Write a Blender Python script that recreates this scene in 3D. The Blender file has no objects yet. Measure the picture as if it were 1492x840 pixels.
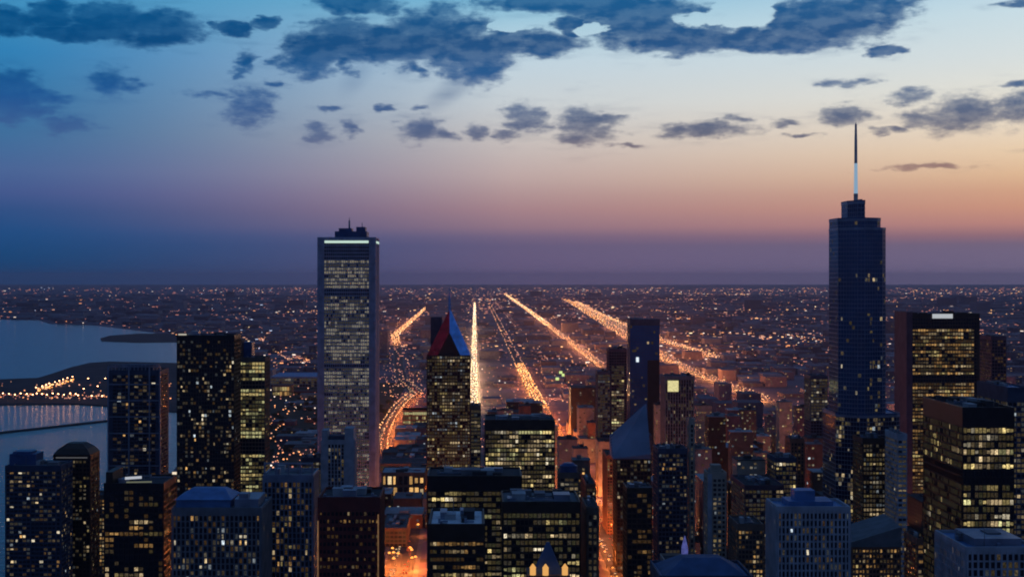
import bpy, math, random
from mathutils import Vector, noise as mnoise

R = math.radians
scene = bpy.context.scene
COL = scene.collection

# ------------------------------------------------------------------ camera
F, CX, CY, H = 2142.0, 692.0, 404.0, 300.0     # focal length / principal point in photo pixels, eye height in metres
cam = bpy.data.cameras.new('camera')
cam_o = bpy.data.objects.new('camera', cam)
COL.objects.link(cam_o)
cam_o.location = (0, 0, H)
cam_o.rotation_euler = (R(90), 0, 0)
cam.sensor_width = 36
cam.lens = 36 * F / 1492
cam.shift_x = (746 - CX) / 1492
cam.shift_y = -(420 - CY) / 1492
cam.clip_start = 1
cam.clip_end = 200000
scene.camera = cam_o

vs = scene.view_settings
vs.view_transform = 'Standard'
vs.look = 'None'
vs.exposure = 0
vs.gamma = 1
vs.use_curve_mapping = False
cy = scene.cycles
cy.use_denoising = True
cy.max_bounces = 4
cy.diffuse_bounces = 1
cy.glossy_bounces = 2
cy.volume_bounces = 0
cy.transmission_bounces = 2
cy.caustics_reflective = False
cy.caustics_refractive = False
cy.sample_clamp_indirect = 3
cy.filter_width = 1.9


def lin(c):
    return tuple(((x / 255) / 12.92 if x <= 10 else (((x / 255) + .055) / 1.055) ** 2.4) for x in c) + (1,)


# ------------------------------------------------------------------ dusk sky (world): colours by compass bearing and height, clouds by noise
world = bpy.data.worlds.new('World')
scene.world = world
world.use_nodes = True
nt = world.node_tree
nt.nodes.clear()
NN = nt.nodes.new
LK = nt.links.new


def setin(node, i, v):
    if isinstance(v, bpy.types.NodeSocket):
        LK(v, node.inputs[i])
    elif v is not None:
        node.inputs[i].default_value = v


def M(op, a, b=None, c=None, clamp=False):
    n = NN('ShaderNodeMath')
    n.operation = op
    n.use_clamp = clamp
    setin(n, 0, a)
    setin(n, 1, b)
    setin(n, 2, c)
    return n.outputs[0]


def VM(op, a, b=None, out=0):
    n = NN('ShaderNodeVectorMath')
    n.operation = op
    setin(n, 0, a)
    setin(n, 1, b)
    return n.outputs['Value' if op in ('LENGTH', 'DOT_PRODUCT') else 'Vector']


def MR(v, a, b, c=0., d=1., interp='LINEAR'):
    n = NN('ShaderNodeMapRange')
    n.interpolation_type = interp
    n.clamp = True
    setin(n, 0, v)
    for i, q in enumerate((a, b, c, d)):
        n.inputs[i + 1].default_value = q
    return n.outputs[0]


def MIX(f, a, b):
    n = NN('ShaderNodeMix')
    n.data_type = 'RGBA'
    setin(n, 0, f)
    setin(n, 6, a)
    setin(n, 7, b)
    return n.outputs[2]


def RAMP(t, stops):
    n = NN('ShaderNodeValToRGB')
    LK(t, n.inputs[0])
    cr = n.color_ramp
    stops = sorted(stops)
    while len(cr.elements) < len(stops):
        cr.elements.new(.5)
    for e, (p, c) in zip(cr.elements, stops):
        e.position = p
        e.color = c
    return n.outputs[0]


tc = NN('ShaderNodeTexCoord')
sep = NN('ShaderNodeSeparateXYZ')
LK(tc.outputs['Generated'], sep.inputs[0])
dx, dy, dz = sep.outputs
az = M('ARCTAN2', dx, dy)
hyp = M('SQRT', M('ADD', M('MULTIPLY', dx, dx), M('MULTIPLY', dy, dy)))
el = M('DIVIDE', dz, M('MAXIMUM', hyp, .0001))
tt = M('DIVIDE', el, .25, clamp=True)


def stops(lst):
    return [(max(0, min(1, (CY - y) / F / .25)), lin(c)) for y, c in lst]


SKY_L = stops([(404, (13, 62, 108)), (370, (20, 72, 122)), (340, (30, 78, 132)), (310, (48, 82, 135)), (285, (68, 90, 144)), (255, (74, 102, 152)),
               (200, (62, 112, 158)), (150, (54, 118, 167)), (90, (48, 128, 182)), (0, (68, 148, 194)), (-110, (20, 60, 110))])
SKY_C = stops([(404, (98, 90, 128)), (358, (100, 92, 126)), (345, (116, 101, 130)), (330, (147, 118, 134)), (305, (168, 133, 140)), (285, (178, 148, 150)),
               (255, (192, 170, 168)), (200, (202, 195, 192)), (150, (202, 209, 213)), (90, (192, 212, 224)), (40, (168, 204, 222)), (0, (130, 188, 216)), (-110, (25, 65, 115))])
SKY_R = stops([(404, (120, 108, 138)), (368, (118, 105, 132)), (358, (120, 104, 127)), (346, (150, 111, 121)), (330, (190, 134, 125)), (308, (207, 150, 126)), (285, (214, 164, 134)),
               (262, (226, 186, 149)), (230, (236, 207, 173)), (195, (236, 219, 196)), (150, (230, 226, 214)), (100, (216, 224, 224)), (40, (202, 222, 230)), (0, (186, 214, 230)), (-110, (30, 70, 120))])
cl = RAMP(tt, SKY_L)
cc = RAMP(tt, SKY_C)
cr_ = RAMP(tt, SKY_R)
sky = MIX(M('POWER', MR(az, -.323, .025), 1.7), cl, cc)
sky = MIX(MR(az, .025, .37), sky, cr_)
# clouds: soft ellipses (photo bearing/height, half sizes in pixels) broken up by fractal noise
CL = [(30, 48, 52, 20), (95, 36, 34, 22), (175, 44, 62, 30), (235, 50, 70, 28), (130, 62, 90, 12), (345, 45, 24, 12), (385, 40, 26, 9),
      (455, 78, 50, 36),  (500, 62, 70, 34), (570, 68, 80, 34), (640, 52, 80, 48), (690, 82, 62, 46), (450, 100, 22, 18),
      (505, 92, 16, 18), (600, 100, 22, 14), (520, 6, 66, 16), (760, 66, 90, 20), (800, 4, 110, 16), (830, 40, 26, 18),
      (955, 38, 110, 40), (1000, 62, 110, 22), (1190, 38, 110, 42), (1120, 66, 120, 18), (1260, 22, 55, 24), (880, 12, 90, 18),
      (30, 150, 58, 38), (80, 160, 36, 20), (168, 128, 32, 22), (200, 134, 24, 10), (118, 190, 36, 16), (362, 92, 18, 20), (352, 112, 16, 12), (368, 160, 36, 30), (310, 140, 42, 8),
      (400, 122, 14, 8), (466, 198, 26, 14), (515, 188, 14, 14), (480, 161, 22, 6), (560, 160, 12, 6), (605, 158, 18, 5), (612, 188, 34, 20), (645, 193, 20, 8), (690, 192, 22, 13),
      (762, 176, 32, 26), (742, 200, 28, 9), (850, 182, 50, 30), (880, 174, 36, 9), (840, 200, 36, 10), (910, 214, 26, 5),
      (1030, 190, 74, 13), (1078, 176, 30, 6), (990, 193, 30, 8), (1140, 184, 22, 7), (1150, 204, 28, 4), (1226, 176, 36, 16), (1306, 152, 36, 11),
      (1335, 185, 46, 15), (1385, 178, 80, 26), (1460, 172, 70, 24), (1290, 200, 40, 5), (1222, 129, 44, 7), (1275, 85, 32, 9), (1330, 251, 62, 5), (1440, 142, 26, 6),
      (1470, 28, 50, 6), (1430, 4, 80, 9), (1490, 234, 30, 3)]
comb = NN('ShaderNodeCombineXYZ')
LK(az, comb.inputs[0])
LK(el, comb.inputs[1])
uv = comb.outputs[0]
nz0 = NN('ShaderNodeTexNoise')
LK(VM('MULTIPLY', uv, (30, 60, 1)), nz0.inputs['Vector'])
nz0.inputs['Scale'].default_value = 1
nz0.inputs['Detail'].default_value = 3
warp = VM('MULTIPLY', VM('SUBTRACT', nz0.outputs['Color'], (.5, .5, .5)), (.030, .011, 0))
nz1 = NN('ShaderNodeTexNoise')
LK(VM('MULTIPLY', uv, (85, 190, 1)), nz1.inputs['Vector'])
nz1.inputs['Scale'].default_value = 1
nz1.inputs['Detail'].default_value = 4
warp2 = VM('MULTIPLY', VM('SUBTRACT', nz1.outputs['Color'], (.5, .5, .5)), (.020, .0075, 0))
uvw = VM('ADD', VM('ADD', uv, warp), warp2)
field = None
for (px, py, a, b) in CL:
    d = VM('MULTIPLY', VM('SUBTRACT', uvw, ((px - CX) / F, (CY - py) / F, 0)), (F / a / (1.14 if b > 32 else 1.2), F / b / (1.12 if b > 32 else 1.2), 0))
    v = M('SUBTRACT', 1, VM('LENGTH', d))
    if b <= 32 and py > 88:                # small scraps of cloud stay thin and ragged
        v = M('MULTIPLY', v, .50)
    field = v if field is None else M('MAXIMUM', field, v)
for (px, py, a, b) in [(1080, 22, 46, 30), (1012, 34, 36, 12), (745, 40, 30, 9), (860, 44, 34, 9)]:      # pale breaks
    d = VM('MULTIPLY', VM('SUBTRACT', uvw, ((px - CX) / F, (CY - py) / F, 0)), (F / a, F / b, 0))
    field = M('SUBTRACT', field, M('MULTIPLY', M('MAXIMUM', M('SUBTRACT', 1.1, VM('LENGTH', d)), 0), 1.4))
nz = NN('ShaderNodeTexNoise')
LK(VM('MULTIPLY', uv, (48, 100, 1)), nz.inputs['Vector'])
nz.inputs['Scale'].default_value = 1
nz.inputs['Detail'].default_value = 5
nz.inputs['Roughness'].default_value = .55
nz2 = NN('ShaderNodeTexNoise')
LK(VM('ADD', VM('MULTIPLY', uv, (130, 300, 1)), (7.3, 2.1, 0)), nz2.inputs['Vector'])
nz2.inputs['Scale'].default_value = 1
nz2.inputs['Detail'].default_value = 5
nz2.inputs['Roughness'].default_value = .62
rag = M('ADD', M('MULTIPLY', M('SUBTRACT', nz.outputs[0], .5), 2.2), M('MULTIPLY', M('SUBTRACT', nz2.outputs[0], .5), .8))
tot = M('ADD', M('MINIMUM', M('MULTIPLY', M('MAXIMUM', field, -1), 2.5), 1.35), rag)
alpha = MR(tot, -.15, .75, 0, 1, 'SMOOTHSTEP')
alpha = M('MULTIPLY', alpha, MR(field, -.45, .05))
# thin veil of shreds round the clouds, drawn out along the wind
nz3 = NN('ShaderNodeTexNoise')
LK(VM('ADD', VM('MULTIPLY', uv, (26, 150, 1)), (1.7, 5.2, 0)), nz3.inputs['Vector'])
nz3.inputs['Scale'].default_value = 1
nz3.inputs['Detail'].default_value = 6
veil = M('ADD', M('MULTIPLY', M('MAXIMUM', field, -1), .8), M('MULTIPLY', M('SUBTRACT', nz3.outputs[0], .5), 2.4))
veil = M('MULTIPLY', MR(veil, -.2, .9, 0, .55, 'SMOOTHSTEP'), MR(field, -.9, -.2))
alpha = M('MAXIMUM', alpha, veil)
# shafts of falling rain under the big cloud: smooth slanted streaks
sepu = NN('ShaderNodeSeparateXYZ')
LK(uv, sepu.inputs[0])
for (px, py, a, b, slant, k_) in ((668, 122, 34, 50, 1.0, 1.0), (520, 112, 26, 40, .5, .45), (592, 96, 26, 26, .3, .6)):
    uu = M('DIVIDE', M('SUBTRACT', M('SUBTRACT', sepu.outputs[0], (px - CX) / F), M('MULTIPLY', M('SUBTRACT', sepu.outputs[1], (CY - py) / F), slant)), a / F)
    vv = M('DIVIDE', M('SUBTRACT', sepu.outputs[1], (CY - py) / F), b / F)
    rr = M('SQRT', M('ADD', M('MULTIPLY', uu, uu), M('MULTIPLY', vv, vv)))
    alpha = M('MAXIMUM', alpha, M('MULTIPLY', MR(rr, 1.15, .1, 0, k_, 'SMOOTHSTEP'), MR(nz3.outputs[0], .2, .65, .55, 1)))
# relief: the same noise looked up a little higher, so that lumps get a bright and a dark side
nz4 = NN('ShaderNodeTexNoise')
LK(VM('MULTIPLY', VM('ADD', uv, (-.0035, .0045, 0)), (48, 100, 1)), nz4.inputs['Vector'])
nz4.inputs['Scale'].default_value = 1
nz4.inputs['Detail'].default_value = 5
nz4.inputs['Roughness'].default_value = .55
relief = MR(M('SUBTRACT', nz4.outputs[0], nz.outputs[0]), -.16, .16, 0, 1, 'SMOOTHSTEP')
# the clouds are blue and dense high up, thin and grey-violet towards the glow
ccol_r = RAMP(tt, stops([(404, (90, 85, 110)), (250, (150, 120, 115)), (200, (95, 100, 122)), (165, (76, 96, 130)), (135, (66, 98, 140)), (105, (4, 80, 138)), (60, (0, 72, 128)), (0, (0, 84, 140))]))
ccol_l = RAMP(tt, stops([(404, (70, 85, 130)), (210, (66, 96, 146)), (150, (30, 84, 146)), (100, (8, 80, 138)), (70, (0, 68, 122)), (0, (0, 82, 138))]))
ccol = MIX(MR(az, -.25, .1), ccol_l, ccol_r)
ccol = MIX(M('MULTIPLY', relief, .12), ccol, sky)
ccol = MIX(MR(tot, .0, 1.1, .42, 0), ccol, sky)       # thin rims let the sky through
sky = MIX(M('MULTIPLY', alpha, .96), sky, ccol)
# outside the photographed bearings: glow further west, night blue to the north, dim zenith
rest = RAMP(tt, [(0, (.042, .045, .10, 1)), (.4, (.038, .060, .135, 1)), (1, (.030, .062, .145, 1))])
away = M('ADD', MR(az, .75, 1.5), MR(az, -.45, -.9), clamp=True)
sky = MIX(away, sky, rest)
sky = MIX(MR(el, .24, .5), sky, (.035, .085, .21, 1))
bg = NN('ShaderNodeBackground')
LK(sky, bg.inputs[0])
bg.inputs[1].default_value = 1.0
wo = NN('ShaderNodeOutputWorld')
LK(bg.outputs[0], wo.inputs[0])
world.cycles.sampling_method = 'MANUAL'
world.cycles.sample_map_resolution = 512

# ------------------------------------------------------------------ materials
MATS = {}


def mat(name, col, rough=.7, metal=0, var=.25, nscale=.15, spec=.3, bump=0):
    if name in MATS:
        return MATS[name]
    m = bpy.data.materials.new(name)
    m.use_nodes = True
    t = m.node_tree
    b = t.nodes['Principled BSDF']
    b.inputs['Roughness'].default_value = rough
    b.inputs['Metallic'].default_value = metal
    b.inputs['Specular IOR Level'].default_value = spec
    g = t.nodes.new('ShaderNodeNewGeometry')
    n = t.nodes.new('ShaderNodeTexNoise')
    n.inputs['Scale'].default_value = nscale
    n.inputs['Detail'].default_value = 5
    t.links.new(g.outputs['Position'], n.inputs['Vector'])
    r = t.nodes.new('ShaderNodeValToRGB')
    r.color_ramp.elements[0].position = .3
    r.color_ramp.elements[1].position = .7
    r.color_ramp.elements[0].color = tuple(c * (1 - var) for c in col) + (1,)
    r.color_ramp.elements[1].color = tuple(min(1, c * (1 + var)) for c in col) + (1,)
    t.links.new(n.outputs[0], r.inputs[0])
    t.links.new(r.outputs[0], b.inputs['Base Color'])
    MATS[name] = m
    return m


def lamp_mat(name, col, s, vary=0.0, sample='NONE', scale=.45):
    """something that gives off light: lamp heads, lit rooms behind panes, floodlit bands"""
    if name in MATS:
        return MATS[name]
    m = bpy.data.materials.new(name)
    m.use_nodes = True
    t = m.node_tree
    b = t.nodes['Principled BSDF']
    b.inputs['Base Color'].default_value = (.02, .02, .02, 1)
    b.inputs['Roughness'].default_value = .9
    b.inputs['Specular IOR Level'].default_value = .05
    b.inputs['Emission Color'].default_value = tuple(col) + (1,)
    b.inputs['Emission Strength'].default_value = s
    if vary:
        g = t.nodes.new('ShaderNodeNewGeometry')
        n = t.nodes.new('ShaderNodeTexNoise')
        n.inputs['Scale'].default_value = scale
        n.inputs['Detail'].default_value = 3
        t.links.new(g.outputs['Position'], n.inputs['Vector'])
        r = t.nodes.new('ShaderNodeMapRange')
        r.inputs[1].default_value = .3
        r.inputs[2].default_value = .7
        r.inputs[3].default_value = s * (1 - vary)
        r.inputs[4].default_value = s * (1 + vary)
        t.links.new(n.outputs[0], r.inputs[0])
        t.links.new(r.outputs[0], b.inputs['Emission Strength'])
    m.cycles.emission_sampling = sample
    MATS[name] = m
    return m


GLASS = mat('dark_glass', (.012, .016, .025), .12, 0, .3, .05, .5)
GLASSB = mat('blue_glass', (.026, .080, .19), .10, .25, .25, .03, .6)
COBALT = mat('cobalt_glass', (.02, .10, .30), .2, 0, .2, .03, .4)
GLASSN = mat('navy_glass', (.01, .02, .05), .14, .1, .25, .03, .5)
W = {
    'black': mat('black_steel', (.018, .018, .022), .45),
    'navy': mat('navy_concrete', (.05, .07, .12), .7),
    'grey': mat('grey_concrete', (.20, .20, .22), .8),
    'pale': mat('pale_stone', (.42, .42, .46), .8),
    'white': mat('white_stone', (.40, .41, .45), .75),
    'brown': mat('brown_stone', (.16, .11, .085), .8),
    'red': mat('red_granite', (.17, .035, .030), .6),
    'brick': mat('brick', (.24, .11, .07), .85),
    'beige': mat('beige_stone', (.40, .33, .26), .8),
    'bronze': mat('bronze_steel', (.045, .032, .025), .5),
    'blue': mat('blue_steel', (.045, .10, .24), .4, .3),
    'steel': mat('pale_steel', (.25, .29, .38), .4, .5),
    'aon': mat('white_granite', (.40, .43, .55), .75),
    'violet': mat('violet_brown_brick', (.12, .075, .10), .8),
}
ROOF = {
    'dark': mat('roof_tar', (.045, .048, .055), .9),
    'grey': mat('roof_gravel', (.16, .17, .18), .9),
    'blue': mat('roof_blue_metal', (.10, .22, .45), .5, .2),
    'white': mat('roof_white_membrane', (.78, .82, .85), .7),
    'pale': mat('roof_pale', (.36, .38, .40), .8),
}
TINT = {'pale': (.95, .86, .66), 'warm': (1, .74, .40), 'yellow': (1, .76, .30), 'amber': (1, .55, .18), 'cool': (.80, .92, 1), 'lime': (.92, .86, .40), 'cream': (1, .86, .60)}
LEV = (.032, .07, .18, .42, .85)


def win_mat(t, l):
    return lamp_mat('lit_%s_room_%s' % (t, ('faint', 'dim', 'soft', 'clear', 'bright')[l]), TINT[t], LEV[l], .8, 'NONE', 1.1)


PAL = {
    'office': (['yellow'] * 4 + ['warm'] * 4 + ['cream'] * 2 + ['lime'] * 2, [1, 1, 2, 2, 2, 3, 3, 4]),
    'dim': (['warm'] * 3 + ['yellow'] * 2 + ['cream'] * 2 + ['cool'], [0, 1, 1, 1, 2, 2, 3]),
    'home': (['warm'] * 4 + ['cream'] * 3 + ['amber'] * 2 + ['cool'] * 2, [0, 1, 1, 1, 2, 2, 3, 4]),
    'amber': (['amber'] * 3 + ['warm'] * 2 + ['yellow'], [1, 1, 2, 2, 3]),
    'aon': (['cream'] * 2 + ['pale'] * 5, [1, 1, 2, 2, 2, 2]),
    'lime': (['lime'] * 3 + ['yellow'] * 3, [1, 2, 3, 3, 3]),
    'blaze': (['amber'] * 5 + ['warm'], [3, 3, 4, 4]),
    'red': (['amber'] * 4 + ['warm'], [0, 1, 1, 1, 2]),
}


# ------------------------------------------------------------------ mesh helpers
class MB:
    def __init__(s):
        s.v, s.f, s.m = [], [], []

    def quad(s, a, b, c, d, mi=0):
        n = len(s.v)
        s.v += [a, b, c, d]
        s.f.append((n, n + 1, n + 2, n + 3))
        s.m.append(mi)

    def prism(s, pts, z0, z1, mi=0, top=None):
        """pts counter-clockwise seen from above; top: other outline at z1; z1 may be a list"""
        n, k = len(s.v), len(pts)
        tp = top or pts
        z1 = z1 if isinstance(z1, (list, tuple)) else [z1] * k
        s.v += [(p[0], p[1], z0) for p in pts] + [(p[0], p[1], z) for p, z in zip(tp, z1)]
        for i in range(k):
            j = (i + 1) % k
            s.f.append((n + i, n + j, n + k + j, n + k + i))
        s.f.append(tuple(n + k + i for i in range(k)))
        s.f.append(tuple(n + k - 1 - i for i in range(k)))
        s.m += [mi] * (k + 2)

    def box(s, x0, x1, y0, y1, z0, z1, mi=0):
        s.prism([(x0, y0), (x1, y0), (x1, y1), (x0, y1)], z0, z1, mi)

    def cyl(s, x, y, r0, r1, z0, z1, n=8, mi=0):
        c = [(math.cos(2 * math.pi * i / n), math.sin(2 * math.pi * i / n)) for i in range(n)]
        s.prism([(x + r0 * a, y + r0 * b) for a, b in c], z0, z1, mi, [(x + r1 * a, y + r1 * b) for a, b in c])

    def bar(s, x0, y0, x1, y1, w, z0, z1, mi=0):
        """box along a segment in plan"""
        L = math.hypot(x1 - x0, y1 - y0) or 1
        nx, ny = -(y1 - y0) / L * w / 2, (x1 - x0) / L * w / 2
        s.prism([(x0 - nx, y0 - ny), (x1 - nx, y1 - ny), (x1 + nx, y1 + ny), (x0 + nx, y0 + ny)], z0, z1, mi)

    def build(s, name, mats, parent=None, kind=None, smooth=False):
        me = bpy.data.meshes.new(name)
        me.from_pydata(s.v, [], s.f)
        for m in (mats if isinstance(mats, list) else [mats]):
            me.materials.append(m)
        if any(s.m):
            me.polygons.foreach_set('material_index', s.m)
        if smooth:
            me.polygons.foreach_set('use_smooth', [True] * len(s.f))
        me.update()
        o = bpy.data.objects.new(name, me)
        COL.objects.link(o)
        if parent:
            o.parent = parent
        if kind:
            o['kind'] = kind
        return o


def thing(name, label, cat, loc=(0, 0, 0), group=None):
    o = bpy.data.objects.new(name, None)
    o.empty_display_size = 5
    COL.objects.link(o)
    o.location = loc
    o['label'] = label
    o['category'] = cat
    if group:
        o['group'] = group
    return o


def tag(o, label, cat, group=None):
    o['label'] = label
    o['category'] = cat
    if group:
        o['group'] = group
    return o


def copy_tree(o, parent=None):
    c = o.copy()
    COL.objects.link(c)
    if parent:
        c.parent = parent
    for ch in o.children:
        copy_tree(ch, c)
    return c


def wx(px, Y):
    return (px - CX) / F * Y


def wz(py, Y):
    return H - (py - CY) / F * Y


def gy(py):
    return H * F / (py - CY)


def inset(pts, d):
    """offset a convex outline outwards by d"""
    out = []
    k = len(pts)
    for i in range(k):
        p0, p, p1 = Vector(pts[i - 1]), Vector(pts[i]), Vector(pts[(i + 1) % k])
        e0, e1 = (p - p0).normalized(), (p1 - p).normalized()
        n0, n1 = Vector((e0.y, -e0.x)), Vector((e1.y, -e1.x))
        b = n0 + n1
        q = p + b * (d / max(.3, b.dot(n0)))
        out.append((q.x, q.y))
    return out


PANE = {}


def pane_mesh(t, l):
    if (t, l) not in PANE:
        me = bpy.data.meshes.new('window_pane')
        me.from_pydata([(-.5, 0, -.5), (.5, 0, -.5), (.5, 0, .5), (-.5, 0, .5)], [], [(0, 1, 2, 3)])
        me.materials.append(win_mat(t, l))
        PANE[(t, l)] = me
    return PANE[(t, l)]


NWIN = 0


def shaft(root, ox, oy, pts, z0, z1, st, part='wall'):
    """storeys of a tower between z0 and z1 on outline pts (world x,y): glazing core, spandrels and piers, and the lit rooms"""
    global NWIN
    rnd = random.Random(st.get('seed', 1))
    fh, bay = st.get('floor', 4.0), st.get('bay', 3.6)
    sp, pw, pd = st.get('span', 1.3), st.get('pier', .7), st.get('pd', .35)
    wall, glass = W[st.get('wall', 'navy')], st.get('glass', GLASS)
    zt = z1 - st.get('crown', 3.0)
    P = [(x - ox, y - oy) for x, y in pts]
    g = MB()
    g.prism(P, z0, z1 - .3)
    g.build('glazing', glass, root)
    w = MB()
    nf = max(1, int((zt - max(z0, 0)) / fh))
    zb = zt - nf * fh
    zlow = st.get('zlow', z0)
    ring = inset(P, .25)
    for i in range(nf + 1):
        zz = zt - i * fh
        if zz < zlow - fh:
            break
        if sp > 0:
            w.prism(ring, zz - sp / 2, zz + sp / 2)
    w.prism(inset(P, .32), zt + sp / 2, z1)
    k = len(P)
    lit = []
    mech = st.get('mech', [])
    for e in range(k):
        a, b = Vector(P[e]), Vector(P[(e + 1) % k])
        L = (b - a).length
        d = (b - a) / L
        nrm = Vector((d.y, -d.x))
        nb = max(1, round(L / bay))
        bw = L / nb
        mid = (a + b) / 2 + Vector((ox, oy))
        facing = nrm.dot(-mid.normalized())
        big = st.get('big', 0)
        for i in range(nb + 1):
            q = a + d * (bw * i)
            ww = pw
            dd = pd
            if big and i % big == 0:
                ww, dd = pw * 2.2, pd * 1.8
            if i in (0, nb):
                ww = max(ww, st.get('corner', pw))
                q = q + d * (ww / 2 - .02 if i == 0 else -ww / 2 + .02)
            p0, p1 = q - d * ww / 2, q + d * ww / 2
            o = nrm * dd
            w.prism([(p0.x + o.x, p0.y + o.y), (p1.x + o.x, p1.y + o.y), (p1.x - nrm.x * .2, p1.y - nrm.y * .2), (p0.x - nrm.x * .2, p0.y - nrm.y * .2)],
                    z0, z1 - .05 - .01 * (i % 3))
        if facing <= .02:
            continue
        front = facing > .6
        frac = st.get('elit', {}).get(e, st.get('lit', .35) if front else st.get('side', .12))
        mode = st.get('mode', 'office')
        pal, levs = PAL[st.get('pal', 'office')]
        rot = math.atan2(d.y, d.x)
        for i in range(nf):
            zc = zt - (i + .5) * fh
            if zc < zlow:
                break
            rel = (z1 - zc) / (z1 - z0)
            pz = CY - (zc - H) * F / (oy or 1)
            if any(y0 < pz < y1 for y0, y1 in mech):
                continue
            fp = frac
            for (y0, y1, mul) in st.get('bands', []):
                if y0 < pz < y1:
                    fp = frac * mul
            if mode == 'office':
                fp *= rnd.choice((.15, .5, .9, 1.2, 1.6))
            cur = None
            clus = [max(.12, min(2.1, .9 + 3.2 * mnoise.noise(Vector((j * .23 + st.get('seed', 1) * 3.7, i * .17, e * 5.1))))) for j in range(nb)]
            run = 0
            on = False
            for j in range(nb):
                if run <= 0:
                    on = rnd.random() < fp * (clus[j] if mode == 'home' else .5 + .5 * clus[j])
                    run = rnd.choice((1, 1, 2, 3, 4)) if mode == 'office' else 1
                    cur = (rnd.choice(pal), rnd.choice(levs))
                run -= 1
                if st.get('cols') and front:
                    fr = (j + .5) / nb
                    if not any(c0 <= fr <= c1 for c0, c1 in st['cols']):
                        continue
                if on:
                    q = a + d * (bw * (j + .5)) + nrm * .06
                    lv = cur[1] if rnd.random() < .6 else rnd.choice(levs)
                    wf = rnd.choice((1, 1, .55, .75)) if mode == 'home' else 1
                    q = q + d * ((1 - wf) * (bw - pw) * rnd.choice((-.4, .4)))
                    lit.append((q.x, q.y, zc, rot, (bw - pw * .9) * wf, (fh - sp) * (.94 if rnd.random() < .75 else .6), cur[0], lv, front, nrm))
                elif rnd.random() < (.75 if mode == 'office' else .25) * st.get('ghost', 1):
                    q = a + d * (bw * (j + .5)) + nrm * .06
                    lit.append((q.x, q.y, zc, rot, bw - pw * .9, (fh - sp) * .94, rnd.choice(pal), 0, False, nrm))
    w.build(part, wall, root)
    lit.sort(key=lambda r: (not r[8], -r[2]))
    left = []
    cap = st.get('cap', 100) - root.get('nwin', 0)
    for n, r in enumerate(lit):
        if n < cap:
            o = bpy.data.objects.new('window', pane_mesh(r[6], r[7]))
            o.location = r[:3]
            o.rotation_euler = (0, 0, r[3])
            o.scale = (r[4], 1, r[5])
            o.parent = root
            COL.objects.link(o)
            NWIN += 1
        else:
            left.append(r)
    root['nwin'] = root.get('nwin', 0) + min(max(cap, 0), len(lit))
    if left:
        ms, idx = [], {}
        mb = MB()
        for r in left:
            key = (r[6], r[7])
            if key not in idx:
                idx[key] = len(ms)
                ms.append(win_mat(*key))
            dx_, dy_ = math.cos(r[3]) * r[4] / 2, math.sin(r[3]) * r[4] / 2
            z_, h_ = r[2], r[5] / 2
            mb.quad((r[0] - dx_, r[1] - dy_, z_ - h_), (r[0] + dx_, r[1] + dy_, z_ - h_), (r[0] + dx_, r[1] + dy_, z_ + h_), (r[0] - dx_, r[1] - dy_, z_ + h_), idx[key])
        mb.build('window', ms, root, 'stuff')
    return P


def roof_part(root, P, z, m, units=3, seed=0, par=1.0, dark=True):
    """a flat roof inside a parapet, with plant boxes standing on it"""
    r = MB()
    r.prism(inset(P, -.9), z - .25, z + .06)
    k = len(P)
    o = r.build('roof', m, root)
    pr = MB()
    Q, I = inset(P, .34), inset(P, -.5)
    for i in range(k):
        j = (i + 1) % k
        pr.prism([Q[i], Q[j], I[j], I[i]], z - .1, z + par)
    pr.build('parapet', MATS[root['wallm']] if root.get('wallm') else W['grey'], root)
    rnd = random.Random(seed + 5)
    xs, ys = [p[0] for p in P], [p[1] for p in P]
    x0, x1, y0, y1 = min(xs), max(xs), min(ys), max(ys)
    if z < 285 and units and x1 - x0 > 14:
        for q in range(3):
            b = MB()
            ya = rnd.uniform(y0 + 2, y1 - 2)
            xa, xb = sorted((rnd.uniform(x0 + 2, x1 - 2), rnd.uniform(x0 + 2, x1 - 2)))
            b.box(xa, xb + 1.5, ya - .4, ya + .4, z + .3, z + 1.1)
            b.box(xa - .6, xa + .6, ya - .7, ya + .7, z + .06, z + 2.2)
            b.build('duct', W['steel'], o)
        b = MB()
        mx, my = rnd.uniform(x0 + 3, x1 - 3), rnd.uniform(y0 + 3, y1 - 3)
        b.cyl(mx, my, .22, .1, z + .06, z + rnd.uniform(6, 11), 6)
        b.build('antenna', W['grey'], o)
    for u in range(units * 2 if z < 285 else units):
        w_, d_, h_ = rnd.uniform(.08, .22) * (x1 - x0), rnd.uniform(.12, .3) * (y1 - y0), rnd.uniform(1.5, 4)
        cx, cy_ = rnd.uniform(x0 + w_, x1 - w_), rnd.uniform(y0 + d_, y1 - d_)
        b = MB()
        b.box(cx - w_ / 2, cx + w_ / 2, cy_ - d_ / 2, cy_ + d_ / 2, z + .05, z + h_)
        b.box(cx - w_ / 2 - .2, cx + w_ / 2 + .2, cy_ - d_ / 2 - .2, cy_ + d_ / 2 + .2, z + h_, z + h_ + .25)
        b.build('rooftop_unit', rnd.choice((W['grey'], W['steel'], ROOF['pale'], ROOF['dark'])), o)
    return o


def sub(name, m, parent, fn):
    b = MB()
    fn(b)
    return b.build(name, m, parent)


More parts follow.
